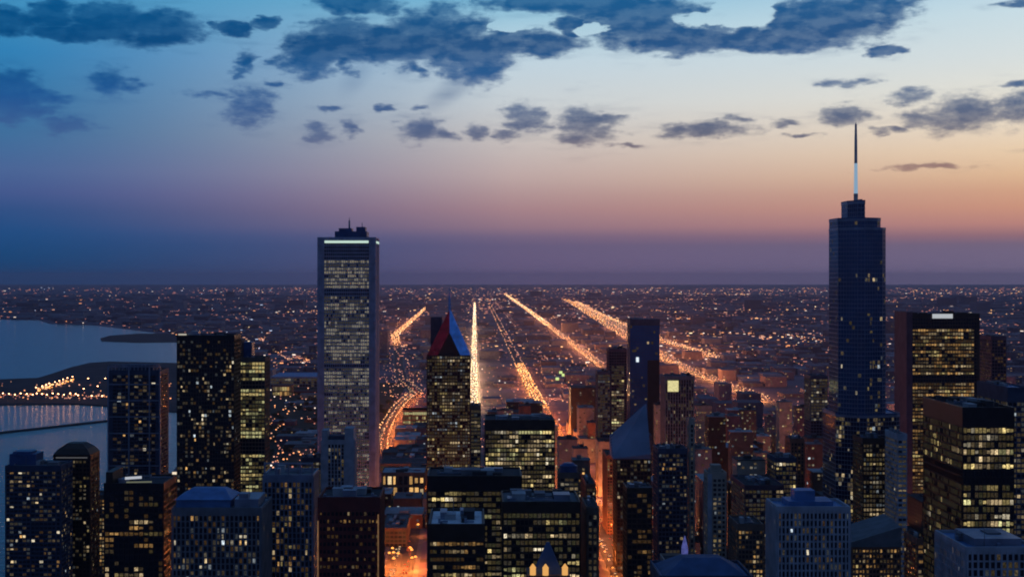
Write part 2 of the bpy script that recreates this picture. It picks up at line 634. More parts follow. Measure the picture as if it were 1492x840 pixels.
def tower(name, label, px0, px1, pytop, Y, depth, cat='tower', roof='dark', units=3, group=None, **st):
    """a rectangular tower whose front spans photo columns px0..px1 at distance Y with its roof line at row pytop"""
    x0, x1 = wx(px0, Y + depth if px0 > 750 and not st.pop('front', 0) else Y), wx(px1, Y)
    z1 = wz(pytop, Y)
    ox, oy = (x0 + x1) / 2, Y
    root = thing(name, label, cat, (ox, oy, 0), group)
    root['wallm'] = W[st.get('wall', 'navy')].name
    pts = [(x0, Y), (x1, Y), (x1, Y + depth), (x0, Y + depth)]
    st.setdefault('seed', int(px0 * 7 + pytop))
    st.setdefault('zlow', wz(860, Y + depth) - 5)
    P = shaft(root, ox, oy, pts, 0, z1, st)
    ro = roof_part(root, P, z1, ROOF[roof], units, st['seed'], st.get('par', 1.2))
    root['top'] = z1
    return root, P, z1, ro


# ------------------------------------------------------------------ the setting: ground, lake, roads
GROUND = mat('ground_city', (.17, .12, .15), .95, 0, .5, .004)
ASPHALT = mat('asphalt', (.085, .08, .078), .85, 0, .3, .08)
PAVE = mat('pavement_concrete', (.20, .19, .18), .9)
PARK = mat('park_lawn', (.022, .032, .02), .95, 0, .5, .02)
DARKLAND = mat('shore_land', (.035, .038, .045), .95, 0, .4, .01)


def flat(name, pts, z, m, kind='structure'):
    b = MB()
    k = len(pts)
    b.v = [(p[0], p[1], z) for p in pts]
    b.f = [tuple(range(k))]
    b.m = [0]
    return b.build(name, m, None, kind)


flat('ground', [(-90000, -3000), (90000, -3000), (90000, 62000), (-90000, 62000)], 0, GROUND)
m = bpy.data.materials.new('lake_water')
m.use_nodes = True
t_ = m.node_tree
b_ = t_.nodes['Principled BSDF']
b_.inputs['Base Color'].default_value = (.045, .065, .085, 1)
b_.inputs['Roughness'].default_value = .12
b_.inputs['IOR'].default_value = 1.33
g_ = t_.nodes.new('ShaderNodeNewGeometry')
mp = t_.nodes.new('ShaderNodeMapping')
mp.inputs['Scale'].default_value = (.03, .09, 1)
n_ = t_.nodes.new('ShaderNodeTexNoise')
n_.inputs['Scale'].default_value = 1
n_.inputs['Detail'].default_value = 4
bp = t_.nodes.new('ShaderNodeBump')
bp.inputs['Strength'].default_value = .5
bp.inputs['Distance'].default_value = 3
t_.links.new(g_.outputs['Position'], mp.inputs[0])
t_.links.new(mp.outputs[0], n_.inputs['Vector'])
t_.links.new(n_.outputs[0], bp.inputs['Height'])
t_.links.new(bp.outputs[0], b_.inputs['Normal'])
WATER = m
shore = [(-430, -3000), (-430, 1900), (-500, 2600), (-560, 3300), (-800, 4400), (-1120, 6000), (-1420, 7100), (-1750, 8000), (-2390, 9200), (-2750, 9500), (-3056, 10300),
         (-3500, 10500), (-5500, 11300), (-40000, 16000), (-80000, 16000), (-80000, -3000)]
flat('lake', shore, .2, WATER)
# harbour peninsula, low island and breakwater
pen = [(0, 590), (110, 589), (160, 592), (250, 600), (330, 600), (330, 533), (250, 529), (160, 527), (130, 529), (105, 535), (75, 545), (55, 551), (0, 553), (-60, 553), (-60, 590)]
b = MB()
b.prism([(wx(x, gy(y)), gy(y)) for x, y in pen], -.5, 2.2)
b.build('harbour_peninsula', DARKLAND, None, 'structure')
isl = [(148, 497), (200, 499), (290, 498), (290, 486), (205, 486), (160, 489), (146, 493)]
b = MB()
b.prism([(wx(x, gy(y)), gy(y)) for x, y in isl], -.5, 2.0)
b.build('low_island', DARKLAND, None, 'structure')
b = MB()
bw0, bw1 = (wx(-30, gy(634)), gy(634)), (wx(230, gy(605)), gy(605))
b.bar(bw0[0], bw0[1], bw1[0], bw1[1], 14, -.5, 2.2)
tag(b.build('breakwater', DARKLAND), 'long thin dark breakwater crossing the harbour water', 'breakwater')


def road(name, pts, width, z=.02, m=ASPHALT):
    b = MB()
    L, Rr = [], []
    for i, p in enumerate(pts):
        a = Vector(pts[max(0, i - 1)])
        c = Vector(pts[min(len(pts) - 1, i + 1)])
        d = (c - a).normalized()
        n = Vector((d.y, -d.x)) * width / 2
        L.append((p[0] - n.x, p[1] - n.y, z))
        Rr.append((p[0] + n.x, p[1] + n.y, z))
    for i in range(len(pts) - 1):
        b.quad(L[i], Rr[i], Rr[i + 1], L[i + 1])
    return b.build(name, m, None, 'structure')


def line_at(pts, Y):
    for (x0, y0), (x1, y1) in zip(pts, pts[1:]):
        if y0 <= Y <= y1:
            return x0 + (x1 - x0) * (Y - y0) / (y1 - y0)
    return None


AVE = [(150, 300), (150, 5000), (156, 12000), (165, 26000)]
STRAIGHT = [(-3, 1500), (-3, 26000)]
AV2 = [(405, 2500), (424, 5100), (470, 12000), (537, 26775)]
EXP = [(705, 2900), (700, 3590), (679, 4725), (760, 7472), (930, 12000), (1150, 17850), (1400, 26000)]
EXP2 = [(890, 5180), (883, 7061), (1010, 12000), (1230, 18000)]
LSD = [(-160, 2500), (-169, 2666), (-176, 2950), (-176, 3300), (-164, 3600), (-150, 3800), (-205, 4200), (-260, 5000), (-290, 5600), (-408, 7472), (-470, 13970), (-500, 20000)]
COLB = [(-76, 1300), (-80, 1760)]
ROADS = [(AVE, 26), (STRAIGHT, 24), (AV2, 26), (EXP, 44), (EXP2, 36), (LSD, 30), (COLB, 30)]
for i, (p, w_) in enumerate(ROADS):
    road('expressway' if w_ > 30 else 'avenue', p, w_, .02 + i * .006)
    for s in ((-1, 1) if w_ <= 30 else ()):
        bb = MB()
        for (xa, ya), (xb, yb) in zip(p, p[1:]):
            if ya < 6000:
                bb.bar(xa + s * (w_ / 2 + 2.6), ya, xb + s * (w_ / 2 + 2.6), min(yb, 8000), 5, .0, .15)
        bb.build('pavement', PAVE, None, 'structure')
cross = []
for yy in (1560, 1690, 1830, 1980, 2140, 2320, 2520, 2740, 3000, 3300, 3640, 4000, 4500, 5300, 6400, 7800, 9800, 13000):
    cross.append(yy)
    xl = -430 if yy < 2200 else -480 if yy < 4000 else -620
    if yy > 7000:
        xl = -1300
    road('cross_street', [(xl, yy), (yy * .42 + 200, yy)], 18, .09)
park = MB()
park.prism([(-400, 2120), (-190, 2120), (-190, 4200), (-560, 4200), (-520, 3300), (-440, 2600)], 0, .3)
park.build('park_ground', PARK, None, 'structure')

exec_parts = []
# ------------------------------------------------------------------ named towers of the skyline
# --- white office skyscraper (left of centre)
st = dict(wall='aon', glass=GLASSN, floor=3.9, bay=2.3, span=1.0, pier=.5, pd=.5, corner=7.0, crown=4.0, lit=1.05, side=.0, pal='aon', mode='office', seed=11,
          mech=[(347, 377), (421, 431), (529, 534)], bands=[(450, 475, .35), (520, 545, .5), (560, 700, .45), (377, 420, 1.3)])
ROOT, P, z1, ro = tower('skyscraper', 'tallest office skyscraper with blue corner piers and a glowing white strip under its roof', 463, 547, 347, 1600, 58, 'skyscraper', units=0, **st)
x0, x1 = P[0][0], P[1][0]
strip = sub('light_strip', lamp_mat('strip_light', (.75, 1, .85), .75), ROOT, lambda b: b.box(x0 + 7.5, x1 - 7.5, -.75, -.45, z1 - 5.2, z1 - 2.6))
sub('light_strip', MATS['strip_light'], ROOT, lambda b: b.box(x1 + .4, x1 + .7, 5, 52, z1 - 5.2, z1 - 2.9))
ph = sub('penthouse', W['blue'], ro, lambda b: (b.box(-14, 21, 12, 46, z1, z1 + 8), b.box(-10, 4, 16, 40, z1 + 8, z1 + 11.5), b.box(9, 19, 18, 38, z1 + 8, z1 + 13)))
sub('antenna', W['steel'], ro, lambda b: (b.cyl(1, 24, 1.1, .9, z1 + 11.5, z1 + 20), b.cyl(1, 24, .4, .2, z1 + 20, z1 + 24)))
sub('antenna', W['steel'], ro, lambda b: b.cyl(15, 26, .5, .3, z1 + 13, z1 + 18))

# --- glass skyscraper with the spire (right)
Y = 1250
ox, oy = wx(1249, Y), Y
root = thing('skyscraper', 'blue glass skyscraper with stepped top and a tall thin spire', 'skyscraper', (ox, oy, 0))
root['wallm'] = W['blue'].name


def outline(pl, pm, pr, dl, dr, depth, r=3):
    xl, xm, xr = wx(pl, Y + depth), wx(pm + 8, Y), wx(pr, Y)
    return [(xl, Y + dl), (xm - r, Y + .6), (xm + r, Y), (xr - 4, Y + dr), (xr, Y + dr + 5), (xr, Y + depth), (xl, Y + depth)]


gb = dict(wall='steel', glass=GLASSB, floor=3.7, bay=2.6, span=.5, pier=.2, pd=.12, ghost=.15, crown=2.0, pal='home', mode='home', side=.012, zlow=60)
z3, z2, z1 = wz(605, Y), wz(318, Y), wz(293, Y)
zA = wz(331, Y)
PB = shaft(root, ox, oy, outline(1199, 1250, 1318, 14, 10, 60), 0, z3, dict(gb, lit=.26, seed=3, wall='steel', glass=GLASSN, pal='dim'))
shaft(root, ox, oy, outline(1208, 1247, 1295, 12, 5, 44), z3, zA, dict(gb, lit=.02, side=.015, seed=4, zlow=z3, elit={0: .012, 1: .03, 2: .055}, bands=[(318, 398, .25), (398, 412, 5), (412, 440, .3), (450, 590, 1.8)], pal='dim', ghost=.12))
shaft(root, ox, oy, outline(1208.3, 1247, 1288, 12, 6, 42), zA, z2, dict(gb, lit=.01, side=0, seed=5, zlow=zA))
PT = shaft(root, ox, oy, outline(1226, 1247, 1267, 13, 10, 34), z2, z1, dict(gb, lit=.0, side=0, seed=6, zlow=z2))
ro = roof_part(root, PT, z1, ROOF['dark'], 1, 3)
roof_part(root, [(x - ox, y - oy) for x, y in outline(1208.3, 1247, 1288, 12, 6, 42)], z2, ROOF['dark'], 0, 4, .8)
roof_part(root, PB, z3, ROOF['blue'], 0, 4, 1.2)
sx, sy = wx(1247, Y + 20) - ox, 20
zs = lambda py: wz(py, Y + 20)
sp_ = sub('spire', mat('spire_steel', (.75, .66, .62), .5, .1), root, lambda b: (b.cyl(sx, sy, 1.9, 1.9, z1, zs(282)), b.cyl(sx, sy, 1.4, 1.25, zs(238), zs(205)), b.cyl(sx, sy, 1.25, .9, zs(205), zs(181)), b.cyl(sx, sy, .5, .2, zs(181), zs(178))))
sub('spire_light', lamp_mat('spire_glow', (.45, .72, 1), .5), sp_, lambda b: b.cyl(sx, sy, 1.75, 1.4, zs(282), zs(238)))
# --- right facet above has extra lit windows, partly standing in for reflected city lights

# --- pointed tower with red and blue lit gable
Y = 1750
ox, oy = wx(655, Y), Y
root = thing('skyscraper', 'dark tower with a steep pointed crown lit red on one slope, blue on the other', 'skyscraper', (ox, oy, 0))
root['wallm'] = W['black'].name
xl, xr = wx(622, Y), wx(685, Y)
zsld, zap = wz(517, Y), wz(450, Y)
P = shaft(root, ox, oy, [(xl, Y), (xr, Y), (xr, Y + 40), (xl, Y + 40)], 0, zsld, dict(wall='black', floor=3.9, bay=3.1, span=1.3, pier=.8, pd=.4, crown=.8, lit=.42, side=.1, pal='dim', mode='office', seed=21, bands=[(518, 545, 1.7)]))
ax = 0
xl -= ox
xr -= ox
zi = wz(484, Y)


def gable(b, side, y0, y1, t):
    """one leaning slab of the crown, from the shoulder up to the apex"""
    e = xl if side < 0 else xr
    pts = [(e, zsld), (ax, zap), (ax, zi), (e * .52, zsld)]
    if side > 0:
        pts = pts[::-1]
    n = len(b.v)
    b.v += [(x, y0, z) for x, z in pts] + [(x, y1, z) for x, z in pts]
    k = 4
    b.f += [(n, n + 3, n + 2, n + 1), (n + 4, n + 5, n + 6, n + 7)] + [(n + i, n + (i + 1) % k, n + k + (i + 1) % k, n + k + i) for i in range(k)]
    b.m += [0] * 6


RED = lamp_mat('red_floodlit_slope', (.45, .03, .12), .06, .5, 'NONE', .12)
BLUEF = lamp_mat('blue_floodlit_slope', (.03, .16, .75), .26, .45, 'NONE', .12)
cr = sub('crown', W['black'], root, lambda b: (b.v.extend([(xl * .86, .8, zsld), (xr * .86, .8, zsld), (0, .8, zap - 9), (xl * .86, 39, zsld), (xr * .86, 39, zsld), (0, 39, zap - 9)]),
                                           b.f.extend([(0, 1, 2), (5, 4, 3), (0, 2, 5, 3), (2, 1, 4, 5), (1, 0, 3, 4)]), b.m.extend([0] * 5)))
sub('lit_slope', RED, cr, lambda b: gable(b, -1, -.3, 39.6, 1))['label'] = 'red lit slope'
sub('lit_slope', BLUEF, cr, lambda b: gable(b, 1, -.3, 39.6, 1))['label'] = 'blue lit slope'
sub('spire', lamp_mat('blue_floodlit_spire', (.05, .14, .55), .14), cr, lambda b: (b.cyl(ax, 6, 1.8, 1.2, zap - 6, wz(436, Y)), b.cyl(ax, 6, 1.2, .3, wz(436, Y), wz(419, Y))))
sub('turret', W['navy'], cr, lambda b: b.box(xl * .85, xl * .35, 12, 30, zsld + 4, wz(462, Y)))
root['top'] = zap

tower('slim_tower', 'slim grey tower with stacked lit rows close beside the red and blue crowned tower', 686, 700, 592, 1500, 30, wall='brown', floor=3.7, bay=3.0, lit=.55, pal='dim', pier=.4, roof='dark', units=1)

# --- left side
r, P, z1, ro = tower('apartment_tower', 'navy apartment tower by the water in the corner, with scattered warm windows and boxy penthouse', 8, 88, 680, 1150, 34, floor=3.3, bay=3.2, lit=.17, side=.1, pal='home', mode='home', pier=.5, wall='navy', units=2, big=6)
sub('penthouse', W['blue'], ro, lambda b: (b.box(P[0][0] + 1, P[0][0] + 22, 6, 26, z1, z1 + 9.5), b.box(P[0][0] + 3, P[0][0] + 18, 9, 22, z1 + 9.5, z1 + 11)))
# rounded-top companion
Y = 1200
r, P, z1, ro = tower('apartment_tower', 'brownish apartment tower with a rounded chamfered cap, beside the navy corner tower', 78, 131, 664, Y, 30, floor=3.3, bay=3.0, lit=.13, side=.12, pal='dim', mode='home', pier=.6, wall='bronze', units=0, big=4)
sub('cap', W['bronze'], ro, lambda b: (b.prism(inset(P, .2), z1 + 1.3, z1 + 5.5, 0, inset(P, -3)), b.prism(inset(P, -3), z1 + 5.5, z1 + 9.5, 0, inset(P, -8.5)),))
sub('light_strip', lamp_mat('cornice_light', (.8, .8, .85), .10), r, lambda b: b.box(P[0][0] + 2, P[1][0] - 2, -.7, -.45, z1 - 1.6, z1 - .7))
# harbour tower with concrete frames
Y = 1400
r, P, z1, ro = tower('apartment_tower', 'tall dark tower with pale blue grid frames standing in front of the harbour', 158, 233, 541, Y, 38, floor=3.3, bay=4.1, lit=.11, side=.03, pal='home', mode='home', span=.9, pier=.5, wall='navy', units=0, corner=4)
fr = MB()
for i in range(6):
    xx = P[0][0] + (P[1][0] - P[0][0]) * i / 5
    if i in (0, 2, 4, 5):
        fr.box(xx - .7, xx + .7, -1.1, -.45, 0, z1 + 5.5)
for k in range(9):
    zz = z1 - 12 - k * 15.5
    fr.box(P[0][0] - .6, P[1][0] + .6, -.9, -.42, zz - .55, zz + .55)
fr.box(P[0][0] - .6, P[1][0] + .6, -.95, -.42, z1 + 4.2, z1 + 5.6)
fr.build('facade_frame', W['steel'], r)
sub('roof_screen', W['steel'], ro, lambda b: [b.box(P[0][0] + 2 + i * 3.6, P[0][0] + 2.9 + i * 3.6, 2, 3, z1, z1 + 6) for i in range(13)] + [b.box(P[0][0] + 1, P[1][0] - 1, 1.9, 3.1, z1 + 6, z1 + 7)])
sub('penthouse', W['navy'], ro, lambda b: b.box(P[0][0] + 14, P[1][0] - 8, 10, 32, z1, z1 + 5.8))
# low dark building with tilted bright roof lights
Y = 950
r, P, z1, ro = tower('office_building', 'low black office block with white rooftop light bars below the tower with grid frames', 152, 238, 706, Y, 42, 'office building', floor=3.8, bay=3.2, lit=.15, side=.12, ghost=.3, pal='amber', wall='black', units=1, bands=[(706, 735, .1)])
sub('light_bar', lamp_mat('roof_light_bar', (.85, .9, 1), .55), ro, lambda b: b.bar(P[0][0] + 12.5, 4, P[0][0] + 22, 9, .9, z1 + 3, z1 + 4.6))
sub('light_bar', lamp_mat('roof_lime_bar', (.85, .9, .6), .16), ro, lambda b: b.bar(P[0][0] + 14, 1, P[0][0] + 30, 3, .6, z1 - .5 + 1.8, z1 + 2.1))
sub('roof_wing', W['bronze'], ro, lambda b: b.box(P[0][0] + .5, P[0][0] + 5, 2, 30, z1, z1 + 8))
# tall black slab
r, P, z1, ro = tower('office_tower', 'tall black slab tower with sparse warm windows and a white corner lamp on its roof', 258, 341, 490, 1300, 36, floor=3.6, bay=2.4, lit=.14, side=.1, pal='home', mode='home', wall='black', pier=.35, units=2, span=1.2, bands=[(490, 510, .1), (555, 570, 3)])
sub('corner_lamp', lamp_mat('corner_lamp_glow', (1, .92, .75), .5), ro, lambda b: b.box(P[0][0] + 1, P[0][0] + 8, .3, 2, z1 + .3, z1 + 2.4))
# bright yellow narrow tower
r, P, z1, ro = tower('office_tower', 'narrow tower with nearly every window lit yellow, tucked behind the tall black slab', 344, 386, 522, 1380, 32, floor=3.6, bay=3.0, lit=.95, side=.2, pal='lime', wall='brown', pier=.5, units=1, mech=[(555, 564), (637, 658), (722, 900)], span=1.1)
sub('penthouse', W['blue'], ro, lambda b: (b.box(P[0][0] + 6, P[0][0] + 14, 6, 22, z1, z1 + 15)))
sub('stair_tower', W['brown'], ro, lambda b: (b.box(P[0][0] - .5, P[0][0] + 5, 3, 18, z1, z1 + 18)))
# blue-roofed building
Y = 800
r, P, z1, ro = tower('apartment_building', 'broad grey apartment building with close vertical piers and a blue hipped roof', 251, 380, 742, Y, 40, 'apartment building', floor=3.3, bay=2.4, lit=.2, side=.12, pal='home', mode='home', wall='grey', pier=.85, pd=.6, span=.7, units=0, roof='pale')
xa, xb = P[0][0], P[1][0]
sub('hip_roof', ROOF['blue'], ro, lambda b: (b.box(xa + 1.5, xa + 31, 3, 30, z1 + .1, z1 + 5), b.prism([(xa + .5, 2), (xa + 32, 2), (xa + 32, 31), (xa + .5, 31)], z1 + 5, z1 + 9.5, 0, [(xa + 8, 16), (xa + 26, 16), (xa + 26, 22), (xa + 8, 22)])))
sub('penthouse', W['steel'], ro, lambda b: (b.box(xa + 33, xb - 2, 5, 32, z1 + .1, z1 + 5), b.box(xa + 35, xa + 40, 8, 16, z1 + 5, z1 + 7.5)))
# pier-striped building
Y = 860
r, P, z1, ro = tower('apartment_building', 'grey apartment building with tall pale piers and open roof frame beside the blue-roofed block', 384, 456, 694, Y, 30, 'apartment building', floor=3.3, bay=2.4, lit=.2, side=.1, pal='amber', mode='home', wall='steel', glass=GLASS, pier=.8, pd=.6, span=.6, units=1, roof='grey')
xa, xb = P[0][0], P[1][0]
sub('roof_frame', W['steel'], ro, lambda b: [b.box(xa + i * (xb - xa - 1) / 4, xa + 1 + i * (xb - xa - 1) / 4, 1, 2, z1 + 1, z1 + 7) for i in range(5)] + [b.box(xa, xb, .9, 2.1, z1 + 7, z1 + 8)])
# dark red granite block with lit edges
Y = 700
r, P, z1, ro = tower('office_tower', 'dark red granite tower with small dim windows and thin glowing vertical edges', 464, 553, 727, Y, 34, floor=3.6, bay=1.9, lit=.16, side=.06, pal='red', mode='home', wall='red', pier=.7, pd=.4, span=1.9, crown=5, units=3)
E_ = lamp_mat('amber_edge_light', (1, .55, .25), .16, .3)
sub('edge_light', E_, r, lambda b: b.box(P[0][0] - .5, P[0][0] + .1, -.9, -.5, 40, z1 - 10))
sub('edge_light', E_, r, lambda b: b.box(P[1][0] - .9, P[1][0] - .3, -.9, -.5, 40, z1 - 7))
# pale stepped tower before the skyscraper
Y = 1380
r, P, z1, ro = tower('stepped_tower', 'pale grey stepped tower with dark central recess at the foot of the tallest skyscraper', 468, 516, 642, Y, 26, floor=3.5, bay=3.1, lit=.12, side=.05, pal='dim', mode='home', wall='pale', pier=1.0, pd=.6, span=.5, units=0)
xa, xb = P[0][0], P[1][0]
sub('side_pier', W['pale'], r, lambda b: b.box(xa + .4, xa + 6, -.9, 20, 0, z1 + 10))
sub('side_pier', W['pale'], r, lambda b: b.box(xb - 9, xb - .4, -.9, 20, 0, z1 + 12))
sub('penthouse', W['navy'], ro, lambda b: b.box(xa + 7, xb - 10, 4, 20, z1, z1 + 4.5))
# small neighbours round its foot
tower('office_block', 'small grey block with a flat dark roof between the striped building and the stepped tower', 440, 470, 668, 1450, 26, 'building', floor=3.6, lit=.15, pal='dim', wall='navy')

# --- centre
r, P, z1, ro = tower('office_building', 'square office block with a dense grid of yellow windows under a black roof band', 707, 808, 613, 1300, 50, 'office building', floor=3.9, bay=2.7, lit=.8, side=.3, pal='office', wall='bronze', crown=8, pier=.55, span=1.2, units=3, bands=[(640, 665, 1.0)])
r, P, z1, ro = tower('office_building', 'wide black office slab in front of the yellow square block, lit on lower rows', 623, 760, 695, 1000, 46, 'office building', floor=3.9, bay=2.9, lit=.35, side=.2, pal='office', wall='black', crown=9, pier=.4, units=4, roof='dark')
r, P, z1, ro = tower('office_building', 'foreground office block with a pale bright blue roof terrace above amber window rows', 625, 705, 766, 700, 46, 'office building', roof='white', floor=3.7, bay=1.9, lit=.62, side=.2, pal='amber', mode='office', wall='bronze', crown=6.5, pier=.3, span=1.9, units=3, big=4)
r, P, z1, ro = tower('office_building', 'broad dark office block with patchy yellow rows and plain roof beside the blue terrace', 733, 845, 733, 850, 44, 'office building', floor=3.9, bay=2.5, lit=.5, side=.15, pal='office', wall='bronze', crown=5, pier=.5, units=4, roof='grey', bands=[(765, 775, .1)])
tower('narrow_block', 'narrow windowless-looking brown stone shaft attached to the street canyon, with few lit windows', 848, 872, 741, 880, 40, 'building', floor=3.8, bay=3, lit=.12, side=.1, pal='dim', wall='brown', pier=1.2, units=1)
# small blue drum on brown block
Y = 1200
r, P, z1, ro = tower('office_block', 'small brown block carrying a round blue drum on its roof', 813, 843, 690, Y, 28, 'building', floor=3.6, lit=.18, pal='dim', wall='brown', units=0)
sub('drum', W['blue'], ro, lambda b: (b.cyl((P[0][0] + P[1][0]) / 2, 10, 7.4, 7.4, z1, z1 + 6, 20), b.cyl((P[0][0] + P[1][0]) / 2, 10, 6.4, 4, z1 + 6, z1 + 8, 20)))
# ornate small tower with blue pyramid roof and lit lanterns
Y = 640
xc = wx(800, Y)
r = thing('ornate_tower', 'small ornate tower with a dark blue pyramid roof and orange lit lanterns at its corners', 'tower', (xc, Y, 0))
zt = wz(838, Y)
r['wallm'] = W['brown'].name
P = shaft(r, xc, Y, [(xc - 9, Y), (xc + 9, Y), (xc + 9, Y + 18), (xc - 9, Y + 18)], 0, zt, dict(wall='brown', lit=.2, pal='amber', mode='home'))
sub('roof', mat('blue_slate', (.06, .11, .22), .7), r, lambda b: b.prism(inset(P, -3), zt, zt + 13, 0, [(-.6, 8.4), (.6, 8.4), (.6, 9.6), (-.6, 9.6)]))
LAN = lamp_mat('lantern_glow', (1, .5, .14), .8)
for sx_, sy_ in ((-7, 1.5), (7, 1.5), (-1.5, .8)):
    sub('lantern', LAN, r, lambda b: (b.cyl(sx_, sy_, 1.3, 1.3, zt + .1, zt + 3.2), b.cyl(sx_, sy_, 1.5, .2, zt + 3.2, zt + 5)))

# --- blue glass tower and its neighbours right of the avenue
r, P, z1, ro = tower('office_tower', 'plain blue glass tower with one white lit window, standing above the orange expressway', 914, 961, 466, 2200, 40, floor=4, bay=3.2, lit=.05, side=.02, pal='dim', mode='home', wall='navy', glass=COBALT, ghost=.2, pier=.25, span=.4, pd=.15, units=1, crown=8, bands=[(466, 520, .1)])
sub('corner_strip', W['black'], r, lambda b: b.box(P[1][0] - 18, P[1][0] - .4, -.45, -.3, 0, z1 - 60))
sub('floodlight', lamp_mat('white_flood', (.85, .95, 1), 1.0), r, lambda b: b.box(P[0][0] + 9, P[0][0] + 13, -1.2, -.5, wz(527, 2200), wz(520, 2200)))
tower('office_tower', 'dark violet tower with a column of yellow windows beside the plain blue glass tower', 884, 913, 509, 2120, 36, floor=4, bay=3.6, lit=.5, side=.1, pal='office', wall='violet', pier=.6, cols=[(.1, .9)], mech=[(509, 534)])
tower('office_tower', 'low navy tower standing outermost of the group around the plain blue glass tower', 868, 889, 542, 2050, 30, floor=4, bay=3.6, lit=.12, pal='dim', wall='navy')
# sliced diamond roof tower
Y = 1500
x0, x1 = wx(893, Y), wx(948, Y)
ox = (x0 + x1) / 2
r = thing('diamond_tower', 'tower whose pale blue glass roof is one steep slanted diamond plane', 'tower', (ox, Y, 0))
r['wallm'] = W['bronze'].name
zb_, za_ = wz(668, Y), wz(588, Y + 30)
P = shaft(r, ox, Y, [(x0 + 4, Y), (x1, Y), (x1, Y + 40), (x0 + 4, Y + 40)], 0, zb_, dict(wall='bronze', lit=.16, side=.5, pal='dim', mode='home', crown=1, pier=.7, seed=8))
xl, xr = x0 - ox, x1 - ox
RG = mat('slanted_roof_glass', (.21, .25, .34), .6, .1, .22, .03, .25)
zs_ = wz(640, Y)
dm = sub('slanted_roof', RG, r, lambda b: b.prism([(xl, -1), (xr, -1), (xr, 38), (xl, 38)], zb_, [zb_ + .3, zb_ + 5, za_, zs_]))
rb = MB()
for k in range(1, 9):
    f = k / 9
    a = Vector((xl, -1, zb_ + .3)).lerp(Vector((xl, 38, zs_)), f)
    c = Vector((xr, -1, zb_ + 5)).lerp(Vector((xr, 38, za_)), f)
    rb.v += [(a.x, a.y - .12, a.z + .1), (c.x, c.y - .12, c.z + .1), (c.x, c.y + .9, c.z + 1.0), (a.x, a.y + .9, a.z + 1.0)]
    n = len(rb.v)
    rb.f.append((n - 4, n - 3, n - 2, n - 1))
    rb.m.append(0)
rb.build('roof_rib', W['navy'], dm)
# grey mullioned tower with a lit yellow square on top
Y = 1650
r, P, z1, ro = tower('office_tower', 'grey mullioned tower with a large glowing yellow square panel near its top corner', 963, 1011, 549, Y, 36, floor=3.8, bay=3.0, lit=.06, side=.1, pal='dim', mode='home', wall='grey', pier=1.0, pd=.7, span=.5, units=2)
sub('lit_panel', lamp_mat('yellow_panel', (1, .9, .42), .72, .2), r, lambda b: b.box(P[0][0] + 3, P[0][0] + 15, -1.2, -.75, wz(570, Y), wz(554, Y)))
tower('office_tower', 'dark navy tower with sparse small lights below the grey mullioned tower', 952, 1001, 655, 1250, 34, floor=3.7, bay=3.0, lit=.14, side=.08, pal='home', mode='home', wall='navy', units=2)
tower('slim_tower', 'slim pinkish stone shaft rising beside the sparse navy tower', 1001, 1012, 612, 1280, 14, wall='beige', lit=.05, bay=3.5, pier=1.4, units=0, pal='dim', mode='home')
tower('office_building', 'dark bronze block below the slanted diamond roof with hardly any lit windows', 908, 950, 712, 1150, 30, 'office building', lit=.08, side=.05, pal='red', wall='bronze', mode='home')
# slim beige tower with lit stair column
Y = 1050
r, P, z1, ro = tower('slim_tower', 'slim beige tower with one continuous column of lit stair windows down its middle', 1026, 1058, 690, Y, 18, wall='beige', floor=3.3, bay=3.0, lit=1.0, side=.3, cols=[(.36, .66)], pal='dim', mode='home', pier=1.0, units=1, mech=[(680, 722)])
sub('corner_pier', W['white'], r, lambda b: b.box(P[0][0] - .4, P[0][0] + 2.6, -1.0, -.4, 0, z1))
sub('penthouse', W['beige'], ro, lambda b: b.box(P[0][0] + 3, P[1][0] - 3, 3, 12, z1, z1 + 6))
# --- right side
Y = 650
r, P, z1, ro = tower('apartment_building', 'blue grey foreground apartment block with close vertical ribs and a stepped blue roof', 1117, 1238, 741, Y, 24, 'apartment building', roof='blue', floor=3.2, bay=1.75, lit=.05, side=.04, pal='home', mode='home', wall='white', pier=.75, pd=.55, span=.8, units=0, crown=1.5)
sub('penthouse', ROOF['blue'], ro, lambda b: (b.box(P[0][0] + 6, P[1][0] - 6, 5, 20, z1 + .1, z1 + 2.6), b.box(-6.5, 2.5, 8, 17, z1 + 2.6, z1 + 7)))
r, P, z1, ro = tower('office_tower', 'dark tower with a dense grid of amber windows and white lit panel at its roof', 1304, 1427, 458, 1600, 46, floor=3.9, bay=2.9, lit=.85, side=.1, pal='amber', wall='bronze', pier=.5, span=1.3, crown=3.5, corner=2, units=1, mech=[(458, 480), (546, 556)], cols=[(0.0, .93)], bands=[(480, 500, .8)])
sub('corner_shaft', W['violet'], r, lambda b: b.box(P[0][0] - .9, P[0][0] + 5.5, -1.2, 45, 0, z1 + 3))
sub('roof_panel', lamp_mat('white_roof_panel', (.9, .95, 1), .5), r, lambda b: b.box(-12, 10, -1.2, -.5, wz(463.5, 1600), wz(457, 1600)))
tower('office_tower', 'violet brown tower partly behind the amber grid tower, almost without lit windows', 1428, 1466, 491, 1750, 40, lit=.04, side=.03, pal='red', wall='violet', mode='home')
tower('office_building', 'wide building with smooth dark blue flat roof behind the black foreground tower', 1424, 1500, 566, 1150, 70, 'office building', roof='blue', lit=.15, side=.1, pal='dim', wall='navy', units=2, crown=10)
r, P, z1, ro = tower('office_tower', 'black foreground tower with bright yellow floors on its front and a dim dark side', 1403, 1477, 596, 800, 70, front=1, floor=3.9, bay=2.05, lit=.72, side=.2, pal='office', wall='black', crown=9.5, pier=.3, span=1.0, units=5, mech=[(685, 703)], bands=[(627, 650, 1.3), (765, 840, .4)])
